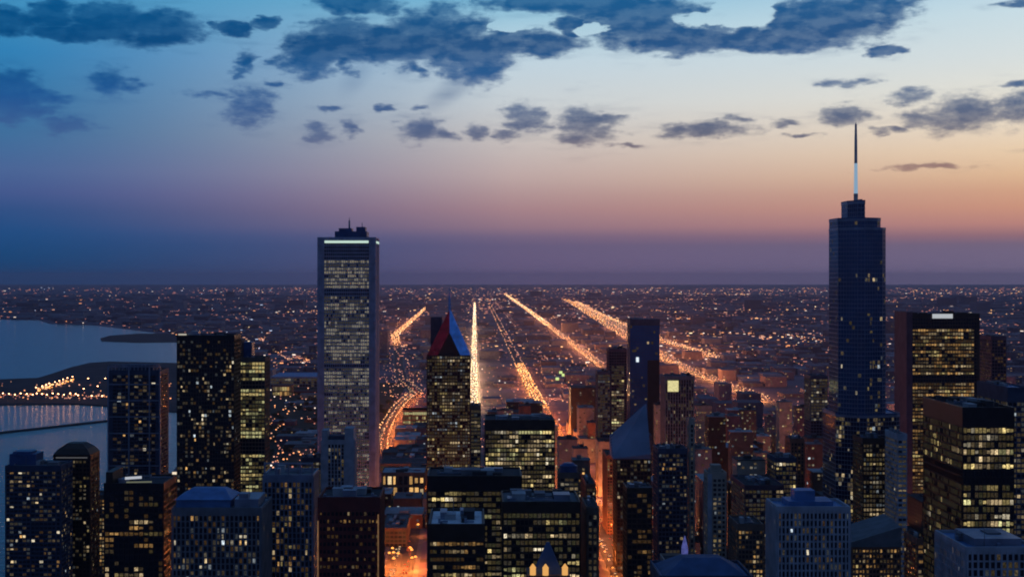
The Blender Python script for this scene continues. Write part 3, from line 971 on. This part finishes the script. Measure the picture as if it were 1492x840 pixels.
r, P, z1, ro = tower('apartment_building', 'pale blue grey apartment block in the lower corner in front of the black tower', 1408, 1510, 800, 600, 40, 'apartment building', front=1, roof='blue', floor=3.2, bay=2.4, lit=.08, side=.05, pal='dim', mode='home', wall='white', pier=.8, pd=.5, span=.7, units=2, crown=1.5)
sub('penthouse', W['steel'], ro, lambda b: b.box(P[0][0] + 5, P[1][0] - 4, 5, 30, z1 + .1, z1 + 3.6))
# low brick block with slanted roof and warm windows
Y = 950
x0, x1 = wx(1241, Y), wx(1312, Y)
ox = (x0 + x1) / 2
r = thing('brick_building', 'brick building with sloping grey roof and many amber windows beside the ribbed apartment block', 'building', (ox, Y, 0))
r['wallm'] = W['brick'].name
zt = wz(796, Y)
P = shaft(r, ox, Y, [(x0, Y), (x1, Y), (x1, Y + 40), (x0, Y + 40)], 0, zt, dict(wall='brick', floor=3.3, bay=2.3, lit=.5, side=.3, pal='amber', mode='home', crown=1, pier=.8, seed=9))
sub('roof', ROOF['grey'], r, lambda b: b.prism(inset(P, .5), zt, [zt + 3, zt + 13, zt + 15, zt + 5]))
tower('office_tower', 'pale violet grey curtain wall block standing right below the spire skyscraper', 1290, 1321, 634, 1120, 34, lit=.12, side=.1, floor=3.7, bay=3.0, pal='dim', wall='pale', pier=.4, span=1.6, mode='office', units=1)
tower('office_tower', 'dark olive tower with stacked yellow rows in front of the spire skyscraper', 1243, 1290, 640, 1160, 30, floor=3.6, bay=2.6, lit=.42, side=.12, pal='dim', wall='bronze', units=2, bands=[(730, 760, 2)])
tower('office_block', 'brick block whose many amber windows imitate street lamp glow beside the black foreground tower', 1318, 1346, 786, 1010, 30, 'building', floor=3.4, lit=.9, pal='amber', wall='brick', mode='home')  # no lamps at its foot; extra lit windows stand in for their glow
tower('office_tower', 'dark tower with lime yellow windows clustered at its top beside the spire skyscraper', 1172, 1206, 548, 1900, 36, floor=3.9, bay=3.6, lit=.5, side=.1, pal='dim', wall='navy', mech=[(615, 800)], units=1)
tower('office_tower', 'orange brown brick tower with plain front among the low roofs near the spire skyscraper', 1144, 1172, 640, 1500, 26, floor=3.6, lit=.06, side=.04, pal='red', wall='brick', mode='home', pier=1.4)
tower('office_block', 'dark block with one bright yellow top storey near the orange brown brick tower', 1200, 1238, 640, 1450, 30, 'building', floor=4.2, bay=3.4, lit=.1, pal='office', wall='bronze', bands=[(640, 658, 12)])
tower('office_block', 'low dark block with a long yellow row along its top beyond the slim beige tower', 1118, 1160, 668, 1400, 40, 'building', floor=4.2, bay=3.4, lit=.12, pal='office', wall='navy', bands=[(668, 688, 9)])
tower('office_building', 'brown block with small amber windows between the slim beige tower and ribbed apartment block', 1062, 1112, 765, 1000, 36, 'building', floor=3.3, bay=2.5, lit=.4, side=.3, pal='amber', wall='brown', mode='home', units=2)
tower('office_building', 'dark low building with a broad bare roof beyond the amber speckled brown block', 1066, 1142, 708, 1350, 70, 'building', floor=4, lit=.08, pal='dim', wall='violet', roof='dark', units=4)
r, P, z1, ro = tower('office_building', 'building with a deep blue hipped roof at the bottom edge near the ornate lit tower', 948, 1096, 842, 620, 34, 'building', roof='blue', floor=3.5, lit=.1, wall='navy', units=0)
sub('hip_roof', MATS['blue_slate'], ro, lambda b: b.prism(inset(P, -1.5), z1 + .1, z1 + 6.5, 0, [(-8, 12), (8, 12), (8, 20), (-8, 20)]))
# small violet-lit spire
Y = 1000
r, P, z1, ro = tower('office_block', 'squat lit block with a violet-lit pinnacle near the foot of the sparse navy tower', 962, 1000, 818, Y, 24, 'building', floor=3.6, bay=2.6, lit=.8, pal='office', wall='beige', units=0)
sub('pinnacle', lamp_mat('violet_pinnacle', (.22, .25, .85), .30, .4), ro, lambda b: (b.box(5, 9, 3, 7, z1, z1 + 9), b.prism([(5, 3), (9, 3), (9, 7), (5, 7)], z1 + 9, z1 + 17, 0, [(6.8, 4.8), (7.2, 4.8), (7.2, 5.2), (6.8, 5.2)])))
# street canyon blocks, brick, lit by the avenue's lamps
for args in (('brick street front catching orange lamp glow on the avenue behind the yellow square block', 838, 850, 655, 2000, 60),
             ('brick street front on the far side of the avenue, just past the round blue drum', 846, 868, 706, 1420, 80),
             ('tall brown street front above the brightest stretch of the avenue', 878, 900, 664, 1720, 60),
             ('brown street block whose corner meets the brightest stretch of the avenue', 916, 934, 725, 1330, 90)):
    tower('street_block', args[0], *args[1:], cat='building', wall='brick', lit=.25, side=.3, pal='amber', mode='home', units=1, bay=3.2, floor=3.6)
# lit stadium-like and yellow-striped low buildings of the park edge
tower('low_building', 'long low building with two rows of bright yellow strips beside the orange curving drive', 587, 623, 598, 3000, 60, 'building', floor=9, bay=4, lit=1.6, pal='lime', wall='brown', span=3, crown=1, units=0)
tower('low_building', 'small orange floodlit block beside a long red roof beyond the park', 397, 425, 562, 3700, 40, 'building', floor=12, bay=6, lit=1.6, pal='amber', wall='brick', span=2, crown=1, units=0)
r, P, z1, ro = tower('low_building', 'long low hall with a dark red roof beyond the park', 427, 464, 570, 3760, 50, 'building', floor=8, bay=6, lit=.15, pal='red', wall='red', units=0)

tower('low_building', 'low dark brown hall with a flat roof between the curving drive and the orange plaza', 554, 626, 676, 2262, 230, 'building', floor=5, bay=6, lit=.2, pal='red', wall='brown', crown=2, units=3)
tower('low_building', 'low block with a slate grey roof between the orange plaza and the glowing street stub', 556, 592, 770, 1640, 100, 'building', floor=4.5, bay=5, lit=.3, pal='red', wall='brown', roof='grey', crown=2, units=5)
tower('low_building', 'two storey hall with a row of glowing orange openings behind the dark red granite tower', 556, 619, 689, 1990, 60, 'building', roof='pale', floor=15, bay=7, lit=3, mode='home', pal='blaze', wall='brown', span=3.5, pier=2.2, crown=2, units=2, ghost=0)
tower('low_building', 'low shed with a pale blue roof by the water beyond the narrow yellow tower', 394, 466, 549, 4000, 190, 'building', roof='blue', floor=8, bay=8, lit=.1, pal='dim', wall='steel', units=0)
tower('office_block', 'narrow warm lit block standing between the rounded cap tower and the low black block', 131, 153, 722, 1420, 30, 'building', floor=3.6, bay=3.0, lit=.7, pal='amber', mode='home', wall='brown', units=1)
r, P, z1, ro = tower('office_block', 'narrow reddish block with a glaring white floodlight, wedged beside the tall black slab', 236, 259, 697, 1330, 30, 'building', floor=3.6, bay=3.0, lit=.4, pal='red', mode='home', wall='brick', units=0)
sub('floodlight', lamp_mat('warm_flood', (1, .82, .6), 1.0), ro, lambda b: b.box(2, 7, .5, 2, z1 + .3, z1 + 6))
# ------------------------------------------------------------------ generated city: blocks between the avenues
rnd = random.Random(77)
SMALLW = [W['brick'], W['brown'], W['grey'], W['navy'], W['violet'], W['beige'], W['bronze']]
used = []


def blocked(x0, x1, y0, y1):
    for p, w_ in ROADS:
        for q in (y0, (y0 + y1) / 2, y1):
            xx = line_at(p, q)
            if xx is not None and x0 - w_ / 2 - 6 < xx < x1 + w_ / 2 + 6:
                return True
    for c in cross:
        if y0 - 11 < c < y1 + 11:
            return True
    return False


shore_r = sorted([(p[1], p[0]) for p in shore[:12] if p[1] > 0])


def shore_x(Y):
    for (ya, xa), (yb, xb) in zip(shore_r, shore_r[1:]):
        if ya <= Y <= yb:
            return xa + (xb - xa) * (Y - ya) / (yb - ya)
    return -430 if Y < 2000 else -1e9


def small_building(x0, x1, y0, y1, h, label, group, rnd, glow):
    ox, oy = (x0 + x1) / 2, y0
    r = thing('city_building', label, 'building', (ox, oy, 0), group)
    P = [(x0 - ox, 0), (x1 - ox, 0), (x1 - ox, y1 - y0), (x0 - ox, y1 - y0)]
    wm = rnd.choice(SMALLW)
    b = MB()
    b.prism(P, 0, h)
    fh = 3.8
    nf = max(1, int(h / fh))
    for i in range(1, nf + 1):
        if h < 90:
            b.prism(inset(P, .3), i * fh - .5, i * fh + .4)
    b.build('wall', wm, r)
    rf = MB()
    rf.prism(inset(P, .35), h, h + .9)
    w_, d_ = (x1 - x0), (y1 - y0)
    bx, by = rnd.uniform(-.3, .1) * w_, rnd.uniform(.1, .5) * d_
    rf.box(bx, bx + .25 * w_, by, by + .3 * d_, h + .9, h + rnd.uniform(2.5, 5))
    rf.build('roof', rnd.choice((ROOF['dark'], ROOF['dark'], ROOF['grey'], ROOF['pale'])), r)
    wn = MB()
    ms, idx = [], {}
    pal, levs = PAL[rnd.choice(('home', 'amber', 'dim'))]
    nb = max(2, int(w_ / 3.6))
    side = -1 if ox > 0 else 1
    for i in range(nf):
        for j in range(nb):
            if rnd.random() < glow:
                k = (rnd.choice(pal), rnd.choice(levs))
                if k not in idx:
                    idx[k] = len(ms)
                    ms.append(win_mat(*k))
                xx = P[0][0] + (j + .5) * w_ / nb
                zc = (i + .45) * fh + .3
                wn.quad((xx - 1.2, -.06, zc - 1), (xx + 1.2, -.06, zc - 1), (xx + 1.2, -.06, zc + 1), (xx - 1.2, -.06, zc + 1), idx[k])
        for j in range(max(2, int(d_ / 4))):
            if rnd.random() < glow * .6:
                k = (rnd.choice(pal), rnd.choice(levs))
                if k not in idx:
                    idx[k] = len(ms)
                    ms.append(win_mat(*k))
                yy = (j + .5) * d_ / max(2, int(d_ / 4))
                sxx = P[0][0] - .06 if side < 0 else P[1][0] + .06
                zc = (i + .45) * fh + .3
                q = [(sxx, yy - 1.2, zc - 1), (sxx, yy + 1.2, zc - 1), (sxx, yy + 1.2, zc + 1), (sxx, yy - 1.2, zc + 1)]
                wn.quad(*(q[::-1] if side < 0 else q), idx[k])
    if wn.f:
        wn.build('window', ms, r, 'stuff')
    return r


n_small = 0
y = 1480
while y < 4600 and n_small < 228:
    d = rnd.uniform(38, 60)
    x = max(-330 if y > 1900 else -190, -.16 * y)
    if y > 2120 and y < 4200:
        x = -150
    while x < y * .40:
        w_ = rnd.uniform(26, 56)
        if blocked(x, x + w_, y, y + d):
            x += 9
            continue
        px = CX + F * (x + w_ / 2) / y
        near = 1 if 0 < x < 900 and y < 3300 else .35
        h = rnd.choice((10, 14, 18, 24, 30, 40)) + rnd.random() * 8
        if near == 1 and rnd.random() < .28:
            h = rnd.uniform(45, 105)
        if 560 < px < 700 and y < 3600:
            h = min(h, 16)
        if px > 1020 and y > 2000:
            h = min(h, 40)
        if rnd.random() < .12:
            x += w_
            continue
        if n_small >= 228:
            break
        if x < 0:
            lb, gr = 'low city building on the strip between the park and the street of white lights', 'low buildings by the park'
        elif x < 150:
            lb, gr = 'city building in the rows between the street of white lights and the orange avenue', 'buildings between the two central streets'
        elif x < 420:
            lb, gr = 'city building in the dense rows just beyond the orange avenue', 'dense buildings beyond the orange avenue'
        elif x < 720:
            lb, gr = 'low city building in the quarter this side of the orange expressway', 'low buildings before the expressway'
        else:
            lb, gr = 'low city building in the dim quarter beyond the orange expressway', 'low buildings beyond the expressway'
        small_building(x, x + w_ - 3, y, y + d, h, lb, gr, rnd, .11)
        n_small += 1
        x += w_
    y += d + 14

y_end = y
print('individual buildings', n_small, 'to', y)
# the far city: thousands of low roofs as one mass
fc = MB()
y = min(y_end, 4600)
while y < 24000:
    step = 60 + y * .016
    d = step * .62
    x = shore_x(y) + 60
    if x < -.36 * y:
        x = -.36 * y
    while x < y * .40:
        w_ = rnd.uniform(.5, 1.3) * (30 + y * .008)
        if y < 4250 and x < -150:
            x += w_
            continue
        if not blocked(x, x + w_, y, y + d) and rnd.random() < .7:
            h = rnd.choice((6, 8, 10, 14, 22)) * (1 + rnd.random() * .5)
            if rnd.random() < .03:
                h *= 3
            if y < 3600 and x > 100 and rnd.random() < .2:
                h = rnd.uniform(30, 70)
            fc.box(x, x + w_ * .9, y, y + d, 0, h, rnd.randrange(4))
            if y < 9000:
                for q in range(int(rnd.uniform(0, 5) + h / 9)):
                    xx, zz = x + rnd.random() * w_ * .8, rnd.uniform(2, max(3, h - 2))
                    ww = rnd.uniform(1.2, 3.5)
                    fc.quad((xx, y - .1, zz - 1.2), (xx + ww, y - .1, zz - 1.2), (xx + ww, y - .1, zz + 1.2), (xx, y - .1, zz + 1.2), rnd.choice((4, 4, 5, 6)))
        x += w_
    y += step
fc.build('distant_city', [mat('far_wall_brown', (.22, .15, .17), .9), mat('far_wall_grey', (.26, .24, .28), .9), mat('far_wall_dark', (.11, .09, .12), .9), mat('far_roof', (.17, .15, .19), .9), win_mat('warm', 2), win_mat('cream', 2), win_mat('amber', 3)], None, 'stuff')

placed = []
for k in range(400):
    yy = rnd.uniform(1420, 2500)
    pxx = rnd.choice((rnd.uniform(950, 1200), rnd.uniform(950, 1200), rnd.uniform(700, 880)))
    ptop = 404 + 2142 * (300 - rnd.uniform(55, 125)) / yy
    if not (585 if pxx > 900 else 560) < ptop < 730:
        continue
    xa = wx(pxx, yy)
    w_, d_ = rnd.uniform(15, 30), rnd.uniform(18, 32)
    if blocked(xa, xa + w_, yy, yy + d_) or any(abs(xa - a_) < 30 and abs(yy - b_) < 45 for a_, b_ in placed):
        continue
    placed.append((xa, yy))
    small_building(xa, xa + w_, yy, yy + d_, wz(ptop, yy), 'slim mid-rise standing among the lower blocks beyond the avenue' if pxx > 900 else 'slim mid-rise beside the avenue behind the yellow square block', 'slim mid-rises beyond the avenue' if pxx > 900 else 'slim mid-rises beside the avenue', rnd, .22)
    if len(placed) >= 54:
        break
print('mid-rises', len(placed))
for k in range(12):
    yy = gy(rnd.uniform(578, 668))
    pxx = rnd.uniform(396, 446)
    small_building(wx(pxx, yy), wx(pxx, yy) + rnd.uniform(24, 70), yy, yy + rnd.uniform(25, 60), rnd.uniform(7, 15), 'low dark shed among the lamps between the yellow tower and the tallest skyscraper', 'sheds by the rail yard', rnd, .06)
# ------------------------------------------------------------------ park trees
def crown_mesh(seed, r, n=420):
    q = random.Random(seed)
    b = MB()
    cl = [(q.gauss(0, .42) * r, q.gauss(0, .42) * r, q.gauss(0, .36) * r, q.uniform(.3, .55) * r) for _ in range(11)]
    for _ in range(n):
        c = q.choice(cl)
        v = Vector((q.gauss(0, 1), q.gauss(0, 1), q.gauss(0, 1))).normalized() * c[3] * q.uniform(.6, 1)
        p = Vector(c[:3]) + v
        a = Vector((q.gauss(0, 1), q.gauss(0, 1), q.gauss(0, 1))).normalized()
        e = a.cross(v).normalized() * q.uniform(.35, .7)
        f_ = a.cross(e).normalized() * q.uniform(.35, .7)
        b.quad(tuple(p - e - f_), tuple(p + e - f_), tuple(p + e + f_), tuple(p - e + f_), q.randrange(2))
    return b


LEAF = [mat('leaf_dark', (.035, .06, .03), .8), mat('leaf_light', (.06, .085, .035), .8)]
protos = []
for s in range(3):
    t = thing('park_tree', 'small dark leafy tree in the park beside the curving orange drive', 'tree', (0, 0, 0), 'park trees beside the curving drive')
    tr = MB()
    tr.cyl(0, 0, .45, .22, 0, 5.5, 7)
    for k in range(4):
        a = k * 1.6 + s
        tr.bar(0, 0, math.cos(a) * 1.8, math.sin(a) * 1.8, .2, 4.4 + .3 * k, 4.7 + .3 * k)
    tr.build('trunk', W['brown'], t)
    cr = crown_mesh(s, 4.4).build('crown', LEAF, t)
    cr.location = (0, 0, 7.5)
    protos.append(t)
k = 0
for i in range(140):
    yy = rnd.uniform(2150, 3600)
    xx = rnd.uniform(-430, -196)
    o = protos[i] if i < 3 else copy_tree(protos[i % 3])
    o.location = (xx, yy, .3)
    s = rnd.uniform(.9, 1.5)
    o.scale = (s, s, s * rnd.uniform(.9, 1.15))
    o.rotation_euler = (0, 0, rnd.uniform(0, 6))

# ------------------------------------------------------------------ street lamps
SOD = lamp_mat('sodium_lamp', (1, .36, .07), 2.2)
SODL = lamp_mat('pale_sodium_lamp', (1, .50, .20), 2.6)
WHITE = lamp_mat('white_lamp', (1, .74, .42), 2.8)
FARO = lamp_mat('far_amber_lamp', (1, .38, .15), 1.9)
FARP = lamp_mat('far_pink_lamp', (1, .48, .30), 1.35)
FARW = lamp_mat('far_white_lamp', (1, .80, .66), 1.9)
FARB = lamp_mat('far_blue_lamp', (.65, .75, 1), 1.6)


def lamp_proto(head, label, group):
    t = thing('street_lamp', label, 'street lamp', (0, 0, 0), group)
    sub('pole', W['black'], t, lambda b: b.cyl(0, 0, .18, .1, 0, 10, 6))
    sub('arm', W['black'], t, lambda b: b.box(-.06, 2.2, -.06, .06, 9.8, 9.95))
    hd = sub('lamp_head', head, t, lambda b: (b.cyl(2.0, 0, .95, 1.15, 9.2, 9.6, 8), b.cyl(2.0, 0, 1.15, .4, 9.6, 10.3, 8)))
    return t


def glow(parent, col, watts, z=9.0, x=2.0):
    l = bpy.data.lights.new('lamp_light', 'POINT')
    l.color = col
    l.energy = watts
    l.shadow_soft_size = 1.2
    o = bpy.data.objects.new('lamp_light', l)
    COL.objects.link(o)
    o.parent = parent
    o.location = (x, 0, z)
    return o


pA = lamp_proto(SOD, 'orange sodium street lamp along the wide avenue between the office blocks', 'orange street lamps along the wide avenue')
pW = lamp_proto(WHITE, 'white street lamp along the straight street beside the red and blue crowned tower', 'white street lamps along the straight street')
pD = lamp_proto(SODL, 'orange street lamp along the curving drive by the park', 'street lamps along the curving park drive')
pP = lamp_proto(SOD, 'orange lamp in the brightly lit plaza behind the dark red granite tower', 'orange plaza lamps')
pH = lamp_proto(lamp_mat('harbour_lamp', (1, .45, .2), 14, 0, 'FRONT'), 'tiny harbour lamp on the dark peninsula in the lake', 'harbour lamps on the peninsula')
first = {id(p): True for p in (pA, pW, pD, pP, pH)}
nl = 0


def put(p, x, y, rot, watts=0, col=(1, .23, .04), z=0, s=1):
    global nl
    o = p if first.pop(id(p), False) else copy_tree(p)
    o.location = (x, y, z)
    o.rotation_euler = (0, 0, rot)
    o.scale = (s, s, s)
    if watts:
        glow(o, col, watts)
    nl += 1
    return o


y = 1430
i = 0
while y < 3300:
    for s in (-1, 1):
        put(pA, 150 + s * 14, y + (8 if s > 0 else 0), math.pi if s > 0 else 0, 20000 if y < 2050 else 36000)
    i += 1
    y += 44
y = 3300
while y < 5200:
    for s in (-1, 1):
        put(pW, -3 + s * 11, y, math.pi if s > 0 else 0, 50000 if s > 0 else 0, (1, .62, .3))
    y += 62
y = 2510
while y < 4200:
    xx = line_at(LSD, y)
    for s in (-1, 1):
        put(pD, xx + s * 13, y, math.pi if s > 0 else 0, 60000 if s > 0 and y < 3800 else 0)
    y += 56
for i in range(24):
    yy = rnd.uniform(2000, 2230)
    put(pP, rnd.uniform(-126, -66) * yy / 2100, yy, rnd.uniform(0, 6), 18000 if i % 2 == 0 else 0, s=1.5)
for i in range(14):
    yy = rnd.uniform(1480, 1720)
    put(pP, rnd.uniform(-88, -62), yy, rnd.uniform(0, 6), 80000 if i % 2 == 0 else 0, s=1.5)
for (x, y_) in [(-20 + 8 * k, 583 + (k % 3)) for k in range(17)] + [(52 + 6.5 * k, 574 - 2.1 * k) for k in range(9)] + [(112, 586), (120, 576), (131, 587), (140, 572), (146, 587), (125, 560), (150, 560)]:
    put(pH, wx(x + rnd.uniform(-2, 2), gy(y_)), gy(y_), 0, 0, z=2.2, s=1.6)
print('street lamps', nl)

# the rest of the lamps, too many and too far to count
fl = MB()


def dot(x, y, r, mi, z=9, w=1.0):
    fl.box(x - r * w, x + r * w, y - r, y + r, z - r * .8, z + r * .8, mi)


def along(p, y0, y1, hw, mi, gap=1.0, size=1.0, rows=2):
    y = y0
    while y < y1:
        st_ = 24 + (y / 1000) ** 2 * 1.5 * gap
        x = line_at(p, y)
        for s in range(rows):
            if x is not None and rnd.random() < .85:
                f = -1 + 2 * s / (rows - 1)
                dot(x + f * hw + rnd.uniform(-2, 2), y + rnd.uniform(-.5, .5) * st_, (.9 + y * .00022) * size * rnd.uniform(.75, 1.2), rnd.choice(mi), 9)
        y += st_


S_, SL_, W_, FO, FP, FW, FB = 0, 1, 2, 3, 4, 5, 6
DR = 7
for k in range(15):                        # the long straight north-south streets of the grid
    xk = (-2600, -1900, 900, 1600, 2000, 2400, 3000, 3600, 4200, 5000, 5800, 6600, 7600, 8600, 250)[k]
    y0_ = max(5200, abs(xk) * 2.75 if xk > 0 else 11500)
    along([(xk, y0_), (xk * 1.02, 32000)], y0_, 26000, 9, [FP, FO, DR, DR, SL_] if k % 2 else [FP, DR, DR], rnd.uniform(.7, 1.3), .62, 2)
along(AVE, 3300, 5000, 13, [S_, FO, SL_], .5, .8, 5)
along(AVE, 5000, 16000, 13, [FP, FO], 2.0, .75, 2)
along(STRAIGHT, 3200, 17000, 8, [W_, SL_, FW], .3, .6, 4)
along(AV2, 5000, 9000, 15, [SL_, FO, FP, FP], .4, .55, 4)
along(AV2, 9000, 26000, 18, [SL_, SL_, FO, W_], .35, .75, 4)
along(EXP, 3500, 5200, 20, [SL_, FO, FP, FP], .6, .55, 5)
along(EXP, 5200, 9000, 28, [SL_, FO, FP, FP], .5, .6, 5)
along(EXP, 9000, 20000, 28, [SL_, FO, S_, FP], .5, .75, 5)
along(EXP2, 5180, 18000, 18, [FO, SL_, FP], .5, .7, 4)
along([(a[0] + 70, a[1]) for a in EXP], 6500, 18000, 34, [FO, SL_, FP, FP], .5, .7, 5)
along(LSD, 3700, 6600, 30, [FP, DR, DR], 3.5, .7, 3)
along(LSD, 6600, 15000, 15, [SL_, FO], .4, .75, 4)
along(LSD, 2510, 3700, 11, [SL_, FO, FO], .8, .55, 3)
PARKR = [(wx(440, gy(532)), gy(532)), (wx(410, gy(512)), gy(512)), (wx(385, gy(494)), gy(494))]
along(PARKR, PARKR[0][1], PARKR[2][1], 30, [FP, FO, FP, DR], .5, .8, 5)
for k in range(120):
    yy = gy(rnd.uniform(535, 585))
    dot(wx(rnd.uniform(556, 620), yy), yy, rnd.uniform(.6, 1.4), rnd.choice([FP, DR, DR, DR, FO]), 9)
for k in range(120):                       # lamps among the lawns, rail yards and sheds beyond the park
    yy = gy(rnd.uniform(545, 690))
    dot(wx(rnd.uniform(392, 462), yy), yy, rnd.uniform(.6, 1.3), rnd.choice([FP, DR, DR, DR, FO, FW]), 9)
for k in range(150):                       # harbour peninsula
    yy = gy(rnd.choice((rnd.uniform(578, 586), rnd.uniform(578, 586), rnd.uniform(560, 588))))
    dot(wx(rnd.uniform(-10, 250), yy), yy, rnd.uniform(.6, 1.5), rnd.choice([FP, DR, DR, FO]), 9)
for k in range(60):
    t = rnd.random()
    yy = gy(573 - 17 * t + rnd.uniform(-2.5, 2.5))
    dot(wx(55 + 55 * t, yy), yy, rnd.uniform(1.0, 2), rnd.choice([FP, FO, SL_, S_]), 9)
for px, py in ((812, 562), (817, 552), (821, 556)):
    dot(wx(px, gy(py)), gy(py), 4.5, 8, 20)
# every street of the plain: north-south rows and east-west rows of dim lamps, in clumps, brighter on the main streets
y = 2300
while y < 42000:
    rowp = rnd.random()
    stp = 16 + y * .0062
    x = max(shore_x(y) + 40, -.345 * y)
    if y > 10500:
        x = -.345 * y
    while x < y * .39:
        nse = mnoise.noise(Vector((x * .0011, y * .00042, 3.1))) * .5 + .5
        nse2 = mnoise.noise(Vector((x * .004, y * .0012, 9.1))) * .5 + .5
        pxx = CX + F * x / y
        dens = (.20 if pxx > 420 else .12) + 2.1 * max(0, nse - .44) + (.75 if rowp > .72 and nse2 > .46 else 0)
        dens *= 1 if y < 15000 else .75 if y < 24000 else .4
        if pxx < 360:
            dens *= .6
        if x < -150 and y < 4250:
            dens *= .2
        if rnd.random() < dens:
            hot = max(0, nse - .52) * 2 + (.35 if rowp > .72 and nse2 > .46 else 0)
            if rnd.random() < .10 + hot:
                mi = rnd.choice([FO, FO, FP, FP, FW, SL_]) if pxx > 420 else rnd.choice([FP, FP, FW, FB, FO])
            else:
                mi = DR
            if rnd.random() < .012:
                mi = W_
            r_ = (.8 + y * .00012) * rnd.uniform(.5, 1.3)
            dot(x, y + rnd.uniform(-1, 1) * stp * (.1 if rowp > .72 else .5), r_, mi, rnd.uniform(7, 14), rnd.choice((1, 1.5, 2.2, 3.2, 4.5)) if y > 5000 else 1)
        x += (24 + y * .0036) * rnd.uniform(.6, 1.4)
    y += stp * 1.7
FLO = fl.build('distant_street_lamp', [SOD, SODL, WHITE, FARO, FARP, FARW, FARB, lamp_mat('far_dim_red_lamp', (1, .36, .26), .75), lamp_mat('lime_flood', (.8, 1, .35), .9)], None, 'stuff')
for k in range(190):                       # extra point lights at random street spots, added to warm streets and walls
    yy = rnd.choice(cross[:12]) + rnd.uniform(-5, 5)
    xx = rnd.uniform(-20, .36 * yy)
    glow(FLO, (1, .30, .14), rnd.uniform(8000, 26000), 10, xx).location.y = yy
for p_, ya_, yb_, st_, w_ in ((EXP, 3560, 9000, 75, 105000), (AV2, 5000, 11000, 95, 120000), (EXP2, 5200, 8500, 110, 120000), (LSD, 6600, 11000, 130, 130000), (STRAIGHT, 3300, 9000, 90, 60000)):
    yy = ya_
    while yy < yb_:                        # added lights without masts or heads, so the main roads glow
        glow(FLO, (1, .58, .26) if p_ is STRAIGHT else (1, .34, .11), w_ * (.7 + yy / 12000), 14, line_at(p_, yy)).location.y = yy
        yy += st_ * (.6 + yy / 9000)
for k in range(26):
    yy = 3350 + k * 62
    glow(FLO, (1, .28, .06), 60000, 10, 150 + (8 if k % 2 else -8)).location.y = yy

# ------------------------------------------------------------------ traffic on the avenue (cars too small to tell apart)
cars = MB()
for (p, y0, y1, n) in ((AVE, 1430, 3400, 260), (LSD, 2510, 4000, 150), (COLB, 1450, 1740, 40), (STRAIGHT, 3300, 6500, 160), (EXP, 3400, 9000, 200)):
    for _ in range(n):
        yy = rnd.uniform(y0, y1)
        ln = rnd.choice((-8, -4.8, 4.8, 8))
        xx = line_at(p, yy) + ln
        cars.box(xx - .9, xx + .9, yy, yy + 4.4, .25, 1.0)
        cars.box(xx - .8, xx + .8, yy + 1, yy + 3.4, 1.0, 1.5)
        mi = 1 if ln < 0 else 2
        for s in (-.6, .6):
            cars.box(xx + s - .3, xx + s + .3, yy - .08, yy - .005, .55, .95, mi)
cars.build('car_traffic', [W['black'], lamp_mat('headlight', (1, .7, .4), 3), lamp_mat('tail_light', (1, .08, .03), 2)], None, 'stuff')

# ------------------------------------------------------------------ evening haze over the plain
hz = MB()
hz.box(-70000, 70000, -2500, 61000, -1, 460)
ho = hz.build('haze', [], None, 'stuff')
hm = bpy.data.materials.new('evening_haze')
hm.use_nodes = True
ht = hm.node_tree
ht.nodes.clear()
pv = ht.nodes.new('ShaderNodeVolumePrincipled')
pv.inputs['Color'].default_value = (.80, .76, 1.0, 1)
pv.inputs['Density'].default_value = 1.7e-5
pv.inputs['Anisotropy'].default_value = .45
oo = ht.nodes.new('ShaderNodeOutputMaterial')
ht.links.new(pv.outputs[0], oo.inputs['Volume'])
ho.data.materials.append(hm)

for o in COL.objects:
    for key in ('nwin', 'wallm', 'top'):
        if key in o:
            del o[key]
for o in COL.objects:
    if o.parent is None and 'label' in o and not 4 <= len(o['label'].replace('-', ' ').split()) <= 16:
        print('LONG', len(o['label'].split()), o['label'])
print('window objects', NWIN, 'objects', len(COL.objects))
